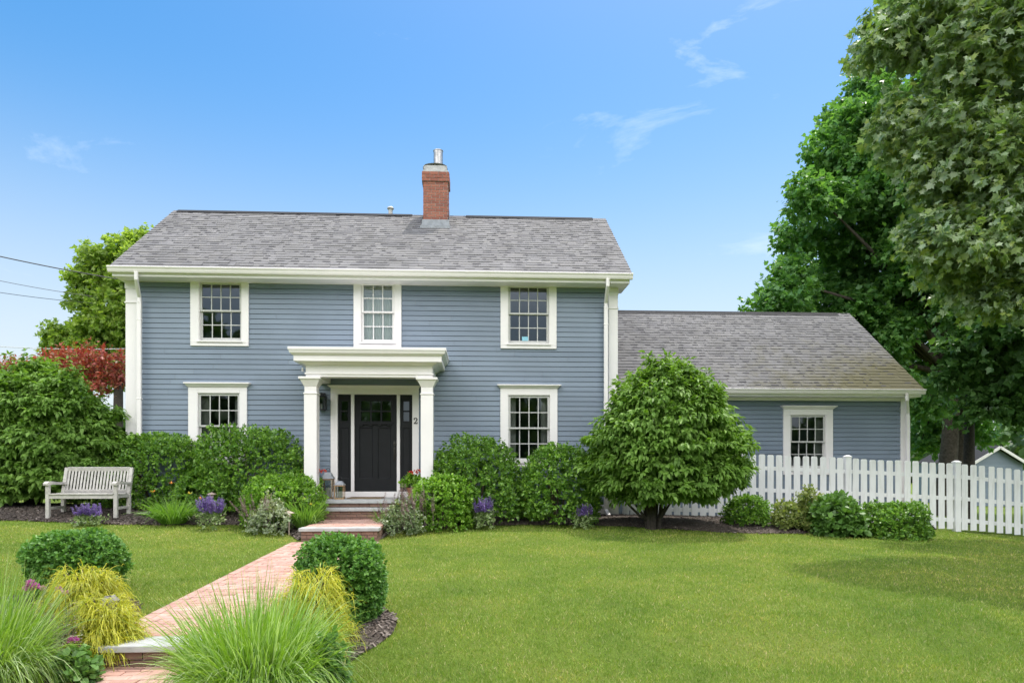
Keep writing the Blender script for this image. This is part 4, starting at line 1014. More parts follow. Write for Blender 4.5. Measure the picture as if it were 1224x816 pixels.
# ---- bed shrubs
VIB = []
def viburnum(name, label, u, t, wpx, top_v, bot_v, trunk_v, nsp, seed, ryf, lean=0, nlim=9, tx=0):
    rng = np.random.default_rng(seed); c0 = onT(u, 600, t); zb = mz(c0.x,c0.y); o = thing(name, label, 'shrub', (c0.x,c0.y,zb))
    zt = CAMZ+(VH-top_v)/FPX*t; zl = CAMZ+(VH-bot_v)/FPX*t; w = wpx/FPX*t/2; H = zt-zl
    # silhouette radius against height (0 bottom .. 1 top): broad low dome
    hs_ = np.array([0,.06,.15,.3,.5,.62,.75,.87,.955,1.0]); ws_ = np.array([.66,.84,.95,1.0,.95,.87,.74,.53,.32,.10])
    nt_ = 15; PP, OO = [], []
    for k in range(nt_+1):
        h0 = (k/nt_)**.95; R0 = float(np.interp(h0, hs_, ws_))*w; nb = max(5, int(7+15*R0/w)); ph = rng.uniform(0, 6.28)
        for j in range(nb):
            a = ph+6.283*(j+rng.uniform(-.35,.35))/nb; Rb = R0*rng.uniform(.72,1.10)*(1+.06*math.sin(a*3+seed)); m = max(5, int(nsp/(nt_*15.)*(.45+.75*R0/w)))
            q = 1-.55*rng.random(m)**1.5; lat = rng.normal(size=m)*.14*(.4+R0/w); zz_ = h0+rng.uniform(-.022,.022)
            x = np.cos(a)*Rb*q-np.sin(a)*lat; y = np.sin(a)*Rb*q+np.cos(a)*lat; z = zl+H*zz_-.16*q**2*(R0/w)+.035*rng.normal(size=m)+.05
            PP.append(np.stack([c0.x+lean*h0+x, c0.y+y*ryf, z],-1)); up_ = .12+1.7*max(0,h0-.72); OO.append(np.tile([math.cos(a),math.sin(a),up_],(m,1)))
    for k in range(75):                    # stray upright shoots on the dome
        a = rng.uniform(0,6.28); h0 = rng.uniform(.62,1.0); R0 = float(np.interp(h0, hs_, ws_))*w*rng.uniform(.6,1.0); l = rng.uniform(.10,.36); sh = np.linspace(0,1,4)[:,None]
        PP.append(np.array([c0.x+lean*h0+math.cos(a)*R0, c0.y+math.sin(a)*R0*ryf, zl+H*h0])+sh*np.array([math.cos(a)*.12,math.sin(a)*.12,l])); OO.append(np.tile([math.cos(a)*.3,math.sin(a)*.3,1.],(4,1)))
    P = np.concatenate(PP); O = nrm(np.concatenate(OO))
    L, D, N, S = sprig(P, O, rng, 10, .20, .105, au=.18, ar=.32, spread=.5, droop=.55, nu=.75, na=.6, nr=.3, svar=.28)
    leaves('foliage', L, D, N, S, M['viburnum'], o, 'long')
    g = MB()
    for i in range(nlim):
        an = i*6.283/nlim+rng.uniform(-.3,.3); q0 = Vector((c0.x+tx+math.cos(an)*.10, c0.y+math.sin(an)*.10, zb-.05)); hh = rng.uniform(.45,.9); rr = w*rng.uniform(.35,.75)*(1.1-hh*.6)
        e = Vector((c0.x+math.cos(an)*rr, c0.y+math.sin(an)*rr*ryf, zl+H*hh)); m1 = q0+Vector((math.cos(an)*.10,math.sin(an)*.06,(zl-zb)*.8+.25)); m2 = m1.lerp(e,.5)+Vector((0,0,.12))
        g.tube([q0,m1,m2,e], [.045,.036,.022,.008], 7)
    for i in range(4):
        an = rng.uniform(0,6.28); q0 = Vector((c0.x+tx,c0.y,zb+.12)); g.tube([q0, q0+Vector((math.cos(an)*.35,-.1,.12)), q0+Vector((math.cos(an)*.7,-.15,.38)), q0+Vector((math.cos(an)*.95,-.1,.7))], [.03,.026,.02,.01], 6)
    g.build('trunk', M['bark'], o); return o
viburnum('viburnum_shrub', 'broad layered shrub with drooping leaves in front of the picket fence', 797, 13.25, 182, 445, 590, 622, 4300, 11, .80, .05, tx=-.27)
viburnum('viburnum_shrub', 'large layered shrub with drooping leaves overhanging the bench', 40, 14.0, 224, 446, 588, 612, 5200, 12, .56)
shrub('rounded_shrub', 'dark rounded evergreen shrub right behind the right end of the bench', 'shrub', 186, 14.15, 134, 521, M['holly'], 1500, 9, .05, .12, p=2.6, lump=.09, ryf=.62)
shrub('rounded_shrub', 'tall loose evergreen shrub covering the bottom of the left ground floor window', 'shrub', 305, 13.9, 118, 514, M['holly'], 1000, 9, .05, .13, p=2.4, lump=.13)
shrub('low_shrub', 'small dark evergreen shrub between the two taller ones below the left window', 'shrub', 243, 13.75, 70, 556, M['holly'], 380, 9, .05, .12, p=2.3, lump=.1)
shrub('clipped_hedge_shrub', 'bright green flat topped shrub left of the front steps', 'shrub', 338, 12.9, 94, 572, M['hedge'], 620, 10, .042, .1, p=3.2, lump=.06)
shrub('clipped_hedge_shrub', 'bright green boxy shrub right of the front steps', 'shrub', 529, 13.1, 78, 571, M['hedge'], 620, 10, .040, .1, p=3.2, lump=.06)
shrub('rounded_shrub', 'big glossy rounded shrub hiding the wall between the porch and the right ground floor window', 'shrub', 568, 13.95, 112, 529, M['holly'], 950, 9, .05, .12, p=2.7, lump=.09)
shrub('rounded_shrub', 'glossy rounded shrub standing under the right ground floor window next to the downspout', 'shrub', 668, 13.85, 96, 535, M['holly'], 850, 9, .05, .12, p=2.5, lump=.1, lift=.05)
shrub('low_shrub', 'dark low shrub at the right foot of the layered shrub before the fence', 'shrub', 893, 13.6, 50, 593, M['holly'], 380, 9, .04, .09, p=2.4, lump=.1)
shrub('variegated_shrub', 'tiny pale leaved shrub at the fence, smallest of its row', 'shrub', 941, 13.4, 34, 603, M['paleshrub'], 130, 8, .05, .1, p=2.2, lump=.15, stems=3)
shrub('variegated_shrub', 'light yellow green shrub at the fence beside the broad leaved one', 'shrub', 970, 13.4, 41, 596, M['paleshrub'], 260, 9, .05, .1, p=2.2, lump=.14, stems=4)
shrub('broadleaf_shrub', 'fresh green broad leaved shrub in the middle of the fence bed', 'shrub', 1000, 13.1, 53, 597, M['hydrangea'], 300, 8, .085, .12, p=2.4, lump=.1, shape='round', stems=4)
shrub('low_shrub', 'dark flat topped shrub at the right end of the fence bed', 'shrub', 1069, 13.1, 75, 602, M['holly'], 560, 9, .045, .1, p=3.0, lump=.08)
# spurge-like silver plants
def silver(label, u, t, wpx, top, mat='silver', nsp=260):
    return shrub('silver_leaf_plant', label, 'plant', u, t, wpx, top, M[mat], int(nsp*.55), 8, .04, .14, p=2.0, lump=.22, stems=0, au=.6, zmin=-.2)
o, c0, zb, rng = silver('white edged leafy plant beside the path light left of the brick landing', 322, 12.0, 46, 604)
n = 26; P = np.stack([c0.x+rng.normal(size=n)*.2-.15, c0.y+.05+rng.normal(size=n)*.1, np.full(n, zb+.12)],-1); flower_spikes(o, P, .38+.28*rng.random(n), rng, M['faded'], M['faded'], 26, .03, .55, .3, 'seed_spike')
o, c0, zb, rng = silver('silvery bushy plant with faded spikes right of the brick landing', 481, 12.3, 46, 604, 'silverg', 300)
n = 34; P = np.stack([c0.x+rng.normal(size=n)*.22+.06, c0.y+rng.normal(size=n)*.12, np.full(n, zb+.15)],-1); flower_spikes(o, P, .45+.33*rng.random(n), rng, M['faded'], M['faded'], 28, .03, .55, .12, 'seed_spike')
p_ = onT(475,603,12.2); lily_flower(o, p_, (p_.x-.05,p_.y+.05,zb), rng, 'yellow', .05)
grass = daylily
def salvia(label, u, t, wpx, top, spike_lo, seed, n=46):
    rng = np.random.default_rng(seed); c0 = onT(u,600,t); zb = mz(c0.x,c0.y); o = thing('purple_salvia', label, 'flower', (c0.x,c0.y,zb), 'purple salvias along the bed edges')
    zt = CAMZ+(VH-top)/FPX*t; zm = CAMZ+(VH-spike_lo)/FPX*t; w = wpx/FPX*t/2
    P, O = shrub_pts((c0.x,c0.y,zb+(zm-zb)*.45), (w*.85,w*.8,(zm-zb)*.6), 90, rng, 2.1, .15, 20, .7, -.6); leaves('foliage', *sprig(P,O,rng,8,.1,.045,au=.6), M['salvialeaf'], o, 'kite')
    a = rng.uniform(0,6.28,n); rr = np.sqrt(rng.random(n))*w*.7; P = np.stack([c0.x+np.cos(a)*rr, c0.y+np.sin(a)*rr, np.full(n, zb+(zm-zb)*.55)],-1); H = (zt-P[:,2])*(.62+.4*rng.random(n))*(1.05-.25*(rr/w))
    flower_spikes(o, P, H, rng, M['purple'], M['greenstem'], 36, .032, .62, .2)
salvia('purple salvia flowering in front of the bench seat', 106, 12.1, 36, 600, 614, 21)
salvia('fullest purple salvia, beside the orange daylily clump', 252, 12.2, 32, 590, 608, 22, 60)
salvia('purple salvia with upright spikes in front of the right big rounded shrub', 578, 13.0, 26, 590, 606, 23, 34)
salvia('purple salvia near the downspout left of the layered shrub', 698, 13.2, 26, 600, 612, 24, 34)
def lily(label, u, t, wpx, top, seed, n, flowers=(), group='daylily clumps in the beds'):
    rng = np.random.default_rng(seed); c0 = onT(u,600,t); zb = mz(c0.x,c0.y); o = thing('daylily', label, 'plant', (c0.x,c0.y,zb), group)
    daylily(o, c0, zb, n, wpx/FPX*t/2, CAMZ+(VH-top)/FPX*t-zb, rng)
    for (fu, fv, mt) in flowers:
        p = onT(fu, fv, t-.1); lily_flower(o, p, (c0.x+rng.normal()*.05, c0.y, zb), rng, mt)
lily('daylily clump with orange flowers beside the bench', 207, 12.6, 74, 580, 31, 460, ((183,588,'orange'),(205,578,'orange'),(240,596,'orange'),(227,590,'yellow')))
lily('tall grassy daylily clump spilling over the left side of the brick landing', 366, 12.3, 52, 582, 32, 380, ((372,603,'yellow'),(364,597,'yellow')))
lily('small daylily clump with a yellow flower below the right ground floor window', 641, 13.9, 44, 597, 33, 130, ((628,598,'yellow'),))
lily('short daylily clump on the right edge of the brick landing', 462, 12.7, 34, 592, 34, 110)

# ---- potted flowers on the porch
def potted(label, u, t, wpx, top, heads, seed):
    rng = np.random.default_rng(seed); c0 = onT(u,600,t); o = thing('potted_geranium', label, 'potted plant', (c0.x,c0.y,PL), 'potted flowers on the porch')
    MB().lathe((c0.x,c0.y,PL), [(.09,0),(.13,.2),(.145,.2),(.145,.24),(.125,.24),(.12,.2)], 18).build('pot', M['terracotta'], o)
    zt = CAMZ+(VH-top)/FPX*t; w = wpx/FPX*t/2; P, O = shrub_pts((c0.x,c0.y,PL+.3), (w,w*.9,max(.1,zt-PL-.3)), 110, rng, 2.1, .12, 16, .6, -.3); leaves('foliage', *sprig(P,O,rng,7,.1,.06,au=.3), M['hedge'], o, 'round')
    flower_heads(o, [tuple(onT(a,b_,t-.1)) for a, b_ in heads], .07, rng, M['red'], 26, .035)
potted('potted red geranium with two flower heads, left of the wooden lanterns', 371, 13.75, 22, 571, [(363,564),(367,563),(381,564),(387,564)], 41)
potted('potted red geranium in front of the right porch column', 494, 13.9, 24, 570, [(491,566),(496,565),(500,564)], 42)

# ---- foreground
shrub('boxwood', 'tall boxy boxwood on the right side of the walk', 'shrub', 409, 6.35, 97, 650, M['boxw'], 1500, 11, .028, .07, p=3.2, lump=.085, zmin=-.9, ryf=1., stems=6, depth=.3)
shrub('boxwood', 'rounded boxwood behind the golden cypress left of the walk', 'shrub', 88, 7.15, 106, 637, M['boxw'], 1500, 11, .029, .08, p=2.5, lump=.11, zmin=-.8, ryf=.9, stems=6, depth=.3)
def thread_cypress(label, u, t, wpx, top_v, seed, n=90, group='golden thread cypresses beside the walk', base=None):
    rng = np.random.default_rng(seed); c0 = onT(u,600,t); zb = mz(c0.x,c0.y) if base is None else base; o = thing('golden_cypress', label, 'shrub', (c0.x,c0.y,zb), group)
    w = wpx/FPX*t/2; h = CAMZ+(VH-top_v)/FPX*t-zb; br = MB(); P = []; D = []; L = []; dr = []
    for i in range(n):
        a = rng.uniform(0,6.283); el = rng.uniform(.05,1.0); l = .95; sx = math.cos(a)*w*(1-el*.55)*rng.uniform(.55,1); sy = math.sin(a)*w*(1-el*.55)*rng.uniform(.55,1)
        p0 = Vector((c0.x+rng.normal()*.03, c0.y+rng.normal()*.03, zb+.02)); e = Vector((c0.x+sx, c0.y+sy, zb+h*(el*.86+.05))); m_ = p0.lerp(e,.55)+Vector((0,0,h*.14))
        br.tube([p0,m_,e],[.008,.006,.003],4,cap=False); out = nrm(np.array([[sx,sy,.25*h]]))[0]
        k = 30; s = rng.random(k)**.6
        for q in s:
            c = (p0.lerp(m_,q/.55) if q < .55 else m_.lerp(e,(q-.55)/.45)); P.append(tuple(c)); D.append(out+rng.normal(size=3)*.55+np.array([0,0,.15])); L.append((.10+.10*rng.random())*(.6+.6*h)); dr.append(.35+.8*rng.random())
    br.build('branches', M['stem'], o)
    P = np.array(P); D = np.array(D); L = np.array(L); dr = np.array(dr); strips('foliage', P, D, L, .0075, dr, 4, M['cypress'], o, rng, .35)
    # side threads
    k = rng.integers(0, len(P), len(P)); Dn = nrm(D[k]); s = rng.random(len(k)); Q = P[k]+Dn*(L[k]*s)[:,None]; Q[:,2] -= dr[k]*L[k]*s**2.2
    strips('side_threads', Q, Dn+rng.normal(size=Q.shape)*.7, L[k]*.5, .0065, .8+.4*rng.random(len(k)), 3, M['cypress'], o, rng, .35); return o
thread_cypress('golden thread leaf cypress mounded against the left boxwood', 100, 6.35, 118, 672, 51, 150)
thread_cypress('golden thread leaf cypress drooping over the step at the left edge of the walk', 124, 5.5, 98, 706, 52, 150)
thread_cypress('golden thread leaf cypress wedged between the tall boxwood and the tall ornamental grass', 374, 5.6, 104, 672, 53, 160)
grass_clump('ornamental_grass', 'large fountain of green ornamental grass right of the walk in the foreground', 'grass plant', 307, 4.75, 138, 699, M['ornagrass'], 5000, .0085, 61, group='ornamental grasses in the foreground', droop=1.25, basew=.30)
grass_clump('ornamental_grass', 'green ornamental grass cut by the left edge of the picture', 'grass plant', -28, 4.75, 104, 691, M['ornagrass'], 3800, .0085, 62, group='ornamental grasses in the foreground', droop=1.25, basew=.26)
shrub('leafy_plant', 'low bright leafy plant at the right foot of the ornamental grass', 'plant', 394, 4.75, 28, 768, M['hydrangea'], 45, 8, .04, .1, p=2.1, lump=.1, stems=0, au=.6)
shrub('leafy_plant', 'low leafy ground plant under the pink flowers by the left ornamental grass', 'plant', 92, 4.95, 34, 782, M['hydrangea'], 45, 8, .05, .08, p=2.1, lump=.1, stems=0, au=.5)
rng = np.random.default_rng(71); c0 = onT(64,600,5.2); zb = mz(c0.x,c0.y); o = thing('pink_flowers', 'pink and faded mauve flower stalks between the left grass and the cypress', 'flower', (c0.x,c0.y,zb))
n = 46; P = np.stack([c0.x+rng.normal(size=n)*.12, c0.y+rng.normal(size=n)*.12, np.full(n,zb)],-1); flower_spikes(o, P, .30+.28*rng.random(n), rng, M['faded'], M['greenstem'], 22, .02, .6, .16, 'seed_spike')
flower_heads(o, [tuple(onT(u,v,5.1)) for u, v in ((37,698),(42,702),(34,704),(87,765))], .034, rng, M['pink'], 44, .026); flower_heads(o, [tuple(onT(u,v,5.1)) for u, v in ((70,704),(78,708),(51,703))], .025, rng, M['palepink'], 26, .016)
st = MB()
for u, v in ((36,700),(70,706),(78,710),(87,767),(51,705)):
    p = onT(u,v,5.1); st.tube([(p.x+.03,p.y,zb),(p.x,p.y,p.z)],[.003,.002],4)
st.build('tall_stem', M['greenstem'], o)
# rock
def rock(name, label, c, r, seed, mat='rock'):
    rng = np.random.default_rng(seed); d = []; m_ = MB(); nu, nv = 14, 8
    for j in range(nv+1):
        for i in range(nu):
            a = 6.283*i/nu; e = math.pi*(j/nv-.5); f = 1+.12*math.sin(3*a+seed)+.1*math.sin(5*e+2*a)+.06*rng.normal(); m_.v.append((c[0]+r[0]*f*math.cos(a)*math.cos(e)**.7, c[1]+r[1]*f*math.sin(a)*math.cos(e)**.7, c[2]+r[2]*f*math.sin(e)))
    for j in range(nv):
        for i in range(nu): m_.f.append((j*nu+i, j*nu+(i+1)%nu, (j+1)*nu+(i+1)%nu, (j+1)*nu+i))
    tag(m_.build(name, M[mat]), label, 'rock')
p = onT(131,716,6.0); rock('garden_rock', 'pale grey rock nestled between the two left golden cypresses', (p.x+.01,p.y,p.z-.03), (.075,.08,.06), 3)
p = onG(186,622.5); rock('flat_stone', 'flat grey stepping stone in the mulch between bench and daylilies', (p.x,p.y+.1,mz(p.x,p.y+.1)+.03), (.34,.22,.035), 5)
# path lights
def path_light(label, u, v0, v1, t):
    c = onT(u, v1, t); zb = mz(c.x,c.y)-.02; zt = CAMZ+(VH-v0)/FPX*t; o = thing('path_light', label, 'garden light', (c.x,c.y,zb), 'path lights in the beds')
    MB().tube([(c.x,c.y,zb),(c.x,c.y,zt-.1)], .012, 8).build('stake', M['copper'], o); MB().lathe((c.x,c.y,zt-.12), [(.02,0),(.04,.015),(.045,.07),(.04,.075)], 14).build('lamp_body', M['copper'], o)
    MB().lathe((c.x,c.y,zt-.045), [(.09,0),(.092,.006),(.05,.028),(.012,.042),(.008,.05)], 18).build('cap', M['copper'], o)
path_light('copper path light between the white edged plant and the brick landing', 345.5, 610, 633, 12.0)
path_light('copper path light standing behind the fullest purple salvia', 253, 588, 620, 13.0)
path_light('copper path light behind the purple salvia at the right big rounded shrub', 589.5, 590, 622, 13.6)
# lanterns with candles
def lantern(label, ua, ub, va, vb, t):
    u = (ua+ub)/2; c = onT(u, vb, t); z0 = PL; z1 = CAMZ+(VH-va)/FPX*t; w = (ub-ua)/FPX*t/2*.92; h = z1-z0; o = thing('wood_lantern', label, 'lantern', (c.x,c.y,z0), 'lanterns on the porch')
    f = MB(); hb = h*.66; q = w*.16
    f.box(c.x-w, c.x+w, c.y-w, c.y+w, z0, z0+.025)
    for i in (-1,1):
        for j in (-1,1): f.box(c.x+i*w-(q if i > 0 else 0), c.x+i*w+(0 if i > 0 else q), c.y+j*w-(q if j > 0 else 0), c.y+j*w+(0 if j > 0 else q), z0+.026, z0+hb)
    f.box(c.x-w-.005, c.x+w+.005, c.y-w-.005, c.y+w+.005, z0+hb+.001, z0+hb+.025); f.build('frame', M['oak'], o, .003)
    r = MB(); r.frust((c.x-w*1.15,c.x+w*1.15,c.y-w*1.15,c.y+w*1.15),(c.x-w*.5,c.x+w*.5,c.y-w*.5,c.y+w*.5), z0+hb+.026, z0+h*.93); r.build('roof', M['lead'], o, .003)
    k = [(c.x+.04*math.cos(a), c.y, z0+h*.93+.045+.045*math.sin(a)) for a in np.linspace(-.5,3.64,12)]; MB().tube(k, .006, 5).build('ring_handle', M['black'], o)
    MB().lathe((c.x,c.y,z0+.026), [(w*.42,0),(w*.42,hb*.5),(w*.36,hb*.51),(.004,hb*.5),(.003,hb*.58)], 16).build('candle', M['candle'], o)
    g = MB(); s = w-q*.5
    for i in (-1,1): g.poly([(c.x-s,c.y+i*s,z0+.026),(c.x+s,c.y+i*s,z0+.026),(c.x+s,c.y+i*s,z0+hb),(c.x-s,c.y+i*s,z0+hb)]); g.poly([(c.x+i*s,c.y-s,z0+.026),(c.x+i*s,c.y+s,z0+.026),(c.x+i*s,c.y+s,z0+hb),(c.x+i*s,c.y-s,z0+hb)])
    g.build('lantern_glass', M['glass'], o)
lantern('tall wooden candle lantern on the porch, the larger of the pair', 385.5, 399, 562, 596, 14.25)
lantern('short wooden candle lantern on the porch, the smaller of the pair', 400.5, 412, 573, 596.5, 13.95)
xa, xb = X_(416,14.35), X_(457,14.35); tag(MB().box(xa, xb, 14.2, Y0-.08, PL, PL+.02).build('doormat', M['mat'], None, .004), 'brown doormat lying below the dark front door', 'doormat')

# ================================================================== BENCH
BY = onT(96,600,12.5).y; c = onT(96,600,12.5); bx0, bx1 = X_(54,BY), X_(139.5,BY); bz = mz((bx0+bx1)/2, BY+.2)
bench = thing('garden_bench', 'weathered white slatted wooden garden bench under the overhanging shrub', 'bench', ((bx0+bx1)/2, BY+.25, bz))
W = M['benchwood']; lg = .062
for x in (bx0, bx1-lg):
    MB().box(x, x+lg, BY, BY+lg, bz-.02, bz+.58).build('leg', W, bench, .004)
    g = MB(); g.obox((x+lg/2,BY+.50,bz-.02),(x+lg/2,BY+.50,bz+.42), lg, lg); g.obox((x+lg/2,BY+.50,bz+.42),(x+lg/2,BY+.62,bz+.90), lg, .055); g.build('leg', W, bench, .004)
    g = MB(); pr = [(-.04,.62),(.02,.648),(.12,.645),(.3,.625),(.54,.622),(.54,.59),(.3,.592),(.1,.60),(-.04,.58)]; n = len(pr); g.v = [(xx, BY+y, bz+z) for xx in (x-.012, x+lg+.012) for y, z in pr]; g.f = [tuple(range(n)), tuple(range(2*n-1,n-1,-1))]+[(i,(i+1)%n,n+(i+1)%n,n+i) for i in range(n)]; g.build('armrest', W, bench, .006)
    MB().box(x+.012, x+lg-.012, BY+lg+.001, BY+.469, bz+.13, bz+.18).build('stretcher', W, bench, .003); MB().box(x+.012, x+lg-.012, BY+lg+.001, BY+.469, bz+.34, bz+.405).build('side_rail', W, bench, .003)
MB().box(bx0+lg+.001, bx1-lg-.001, BY+.008, BY+.04, bz+.335, bz+.405).build('apron', W, bench, .003)
g = MB()
for k in range(6): g.box(bx0+.004, bx1-.004, BY-.012+k*.083, BY+.056+k*.083, bz+.407-.004*k*(k<4), bz+.43-.004*k*(k<4)) if 0 < k < 5 else g.box(bx0+lg+.003, bx1-lg-.003, BY-.012+k*.083, BY+.056+k*.083, bz+.407, bz+.43)
g.build('seat', W, bench, .003)
MB().obox((bx0+lg,BY+.612,bz+.875),(bx1-lg,BY+.612,bz+.875), .045, .075, (0,-.2,1)).build('top_rail', W, bench, .004); MB().obox((bx0+lg,BY+.507,bz+.46),(bx1-lg,BY+.507,bz+.46), .04, .055, (0,-.2,1)).build('lower_rail', W, bench, .004)
g = MB(); n = 19
for k in range(n):
    x = bx0+lg+(bx1-bx0-2*lg)*(k+.5)/n; g.obox((x,BY+.512,bz+.48),(x,BY+.604,bz+.845), .036, .014, (0,1,.2))
g.build('backrest', W, bench, .002)

# ================================================================== TREES
def tree_crown(o, lobes, per_lobe, per, size, mat, rng, shape, slen=.5, droop=.15, depth=.55, au=.15, spread=.8, zmin=-.75, name='crown', nu=.6, dens=None):
    PP, OO = [], []; C = np.array([l[0] for l in lobes]); RR = np.array([l[1] for l in lobes])
    sub = []
    for c, r in lobes:
        for d in rdirs(7, rng, -.8): sub.append((tuple(np.array(c)+d*r*np.array([.62,.62,.55])*rng.uniform(.75,1.15)), r*rng.uniform(.36,.58)))
    per_lobe = per_lobe/5.2; lobes = sub; C = np.array([l[0] for l in lobes]); RR = np.array([l[1] for l in lobes])
    for i, (c, r) in enumerate(lobes):
        n = int(per_lobe*(r/np.median(RR))**2)
        P, O = shrub_pts(c, (r,r,r*.8), n, rng, 2.0, .16, 26, depth, zmin, 12)
        dd = np.linalg.norm((P[:,None]-C[None])/np.array([1,1,.8]), axis=2)/RR[None]; dd[:,i] = 9
        keep = (dd.min(1) > .62) | (rng.random(len(P)) < .18); PP.append(P[keep]); OO.append(O[keep])
    P = np.concatenate(PP); O = np.concatenate(OO)
    return leaves(name, *sprig(P, O, rng, per, slen, size, au=au, droop=droop, spread=spread, nu=nu, ar=.6, svar=.38), mat, o, shape)
def limbs(o, base, r0, fork, lobes, rng, mat, name='trunk', lean=(0,0), sides=10, limb=True):
    g = MB(); f = Vector(fork); b0 = Vector(base); m_ = b0.lerp(f,.5)+Vector((lean[0],lean[1],0))
    g.tube([b0-Vector((0,0,.2)), b0+Vector((0,0,.25)), m_, f], [r0*1.5, r0*1.12, r0*.92, r0*.75], sides); 
    tr = g.build(name, mat, o, smooth=True)
    if limb:
        for c, r in lobes:
            c = Vector(c); h = MB(); q = f.lerp(c,.45)+Vector((rng.normal()*.15, rng.normal()*.15, (c-f).length*.10)); s = r0*.30*min(1.2,r/1.2+.2)
            h.tube([f-Vector((0,0,.3)), q, c], [s*1.3, s*.75, s*.2], 6, cap=False); h.build('limb', mat, tr, smooth=True)
    return tr
# near maple (greyish leaves), trunk outside the picture on the right
rng = np.random.default_rng(81)
LN = [(1100,28,11.2,.75),(1062,58,11.4,.55),(1045,45,11.6,.35),(1150,90,11,.95),(1215,40,10.6,1.1),(1095,140,11.3,.55),(1080,172,11.4,.5),(1150,185,11,.95),(1225,165,10.6,1.1),(1116,232,11.3,.5),(1108,285,11.4,.45),(1160,285,11,.85),(1218,285,10.7,1.0),(1122,335,11.4,.40),(1172,345,11.1,.6),(1222,362,10.9,.5),(1290,100,11,1.3),(1300,250,11,1.3),(1290,350,11,.7),(1180,-40,11,1.2),(1280,-60,11.3,1.4),(1115,-40,11.6,.8),(1380,60,12,1.7),(1400,240,12.2,1.6),(1500,100,12.6,2.0),(1480,300,12.4,1.7),(1360,-120,12.,1.8),(1600,200,12.8,2.2),(1590,0,13.2,2.4),(1450,20,14,2.0),(1165,150,13.6,1.1),(1200,250,13.8,1.1),(1215,330,13.6,.9),(1225,80,14.2,1.3),(1290,200,14.8,1.6),(1300,320,14.6,1.2),(1360,120,15.,1.7),(1380,300,15,1.5),(1225,250,17.5,1.4),(1260,330,18,1.4),(1330,220,18,1.8),(1300,120,17.5,1.6),(1400,200,18,2.0)]
lob = [(tuple(onT(u,v,t)), r) for u, v, t, r in LN]
bx = onT(1440,600,12.6); bz_ = float(gz(bx.x,bx.y)); o = thing('maple_tree', 'big maple with greyish hanging leaves filling the upper right corner', 'tree', (bx.x,bx.y,bz_))
tree_crown(o, lob, 620, 8, .102, M['nearmaple'], rng, 'maple', slen=.35, droop=.75, depth=.7, au=0., spread=.6, zmin=-.9, nu=.35)
limbs(o, (bx.x,bx.y,bz_), .36, onT(1430,330,12.6), lob, rng, M['barkmaple'])
# tall maple behind the wing
rng = np.random.default_rng(82)
bl = [(112,1012),(150,990),(190,974),(235,955),(270,935),(300,925),(340,900),(372,896),(420,960),(480,1075),(505,1095)]
bv = np.array([x[0] for x in bl]); bu = np.array([x[1] for x in bl]); lob = []
for v in np.arange(128, 500, 40):
    l = float(np.interp(v, bv, bu)); u = l+34+rng.uniform(-8,8); first = True
    while u < 1250:
        if not (v > 470 and u > 1150):
            r = 1.0 if first else 1.45; lob.append((tuple(onT(u, v+rng.uniform(-10,10), (25 if first else 26)+rng.uniform(-2,2.6))), r+rng.uniform(-.15,.25)))
        u += 58+rng.uniform(-12,14); first = False
for u, v in ((1098,480),(1108,508),(1122,470),(1100,530),(1120,528),(1165,505),(1172,520)): lob.append((tuple(onT(u,v,28)), .62))
for u, v in ((1040,100),(1025,128),(1110,60),(1180,80),(1005,150)): lob.append((tuple(onT(u,v,26)), .8))
bx = onT(1128,600,26); bz_ = float(gz(bx.x,bx.y)); o = thing('maple_tree', 'tall dark green maple rising behind the low wing', 'tree', (bx.x,bx.y,bz_))
tree_crown(o, lob, 340, 10, .142, M['maple'], rng, 'broad', slen=.5, droop=.25, depth=.55)
limbs(o, (bx.x,bx.y,bz_), .33, onT(1140,440,26), lob[::2], rng, M['barkmaple'], lean=(.05,0)); limbs(o, onT(1146,606,26.5), .27, onT(1152,440,26.5), [], rng, M['barkmaple'], limb=False)
# third maple with low branches at the right edge, upright dark trunk
rng = np.random.default_rng(83)
LT = [(1160,415,20,.75),(1205,400,19.5,.9),(1150,450,20,.6),(1190,450,19.6,.8),(1215,480,19.6,.7),(1175,492,19.8,.5),(1235,430,19.5,.9),(1222,505,19.4,.35),(1190,360,20.5,1.1),(1240,380,20.5,1.1),(1145,375,20.8,.7)]
lob = [(tuple(onT(u,v,t)), r) for u, v, t, r in LT]; bx = onT(1158,600,21); bz_ = float(gz(bx.x,bx.y)); o = thing('maple_tree', 'maple with a straight dark trunk and low fresh branches beside the shed', 'tree', (bx.x,bx.y,bz_))
tree_crown(o, lob, 130, 9, .16, leafmat('fresh_maple_leaf', [(.05,.115,.035),(.075,.155,.045),(.1,.19,.055)], .3, nscale=.6), rng, 'broad', slen=.45, droop=.3, depth=.6)
limbs(o, (bx.x,bx.y,bz_), .165, onT(1159,440,21), lob, rng, M['bark'])
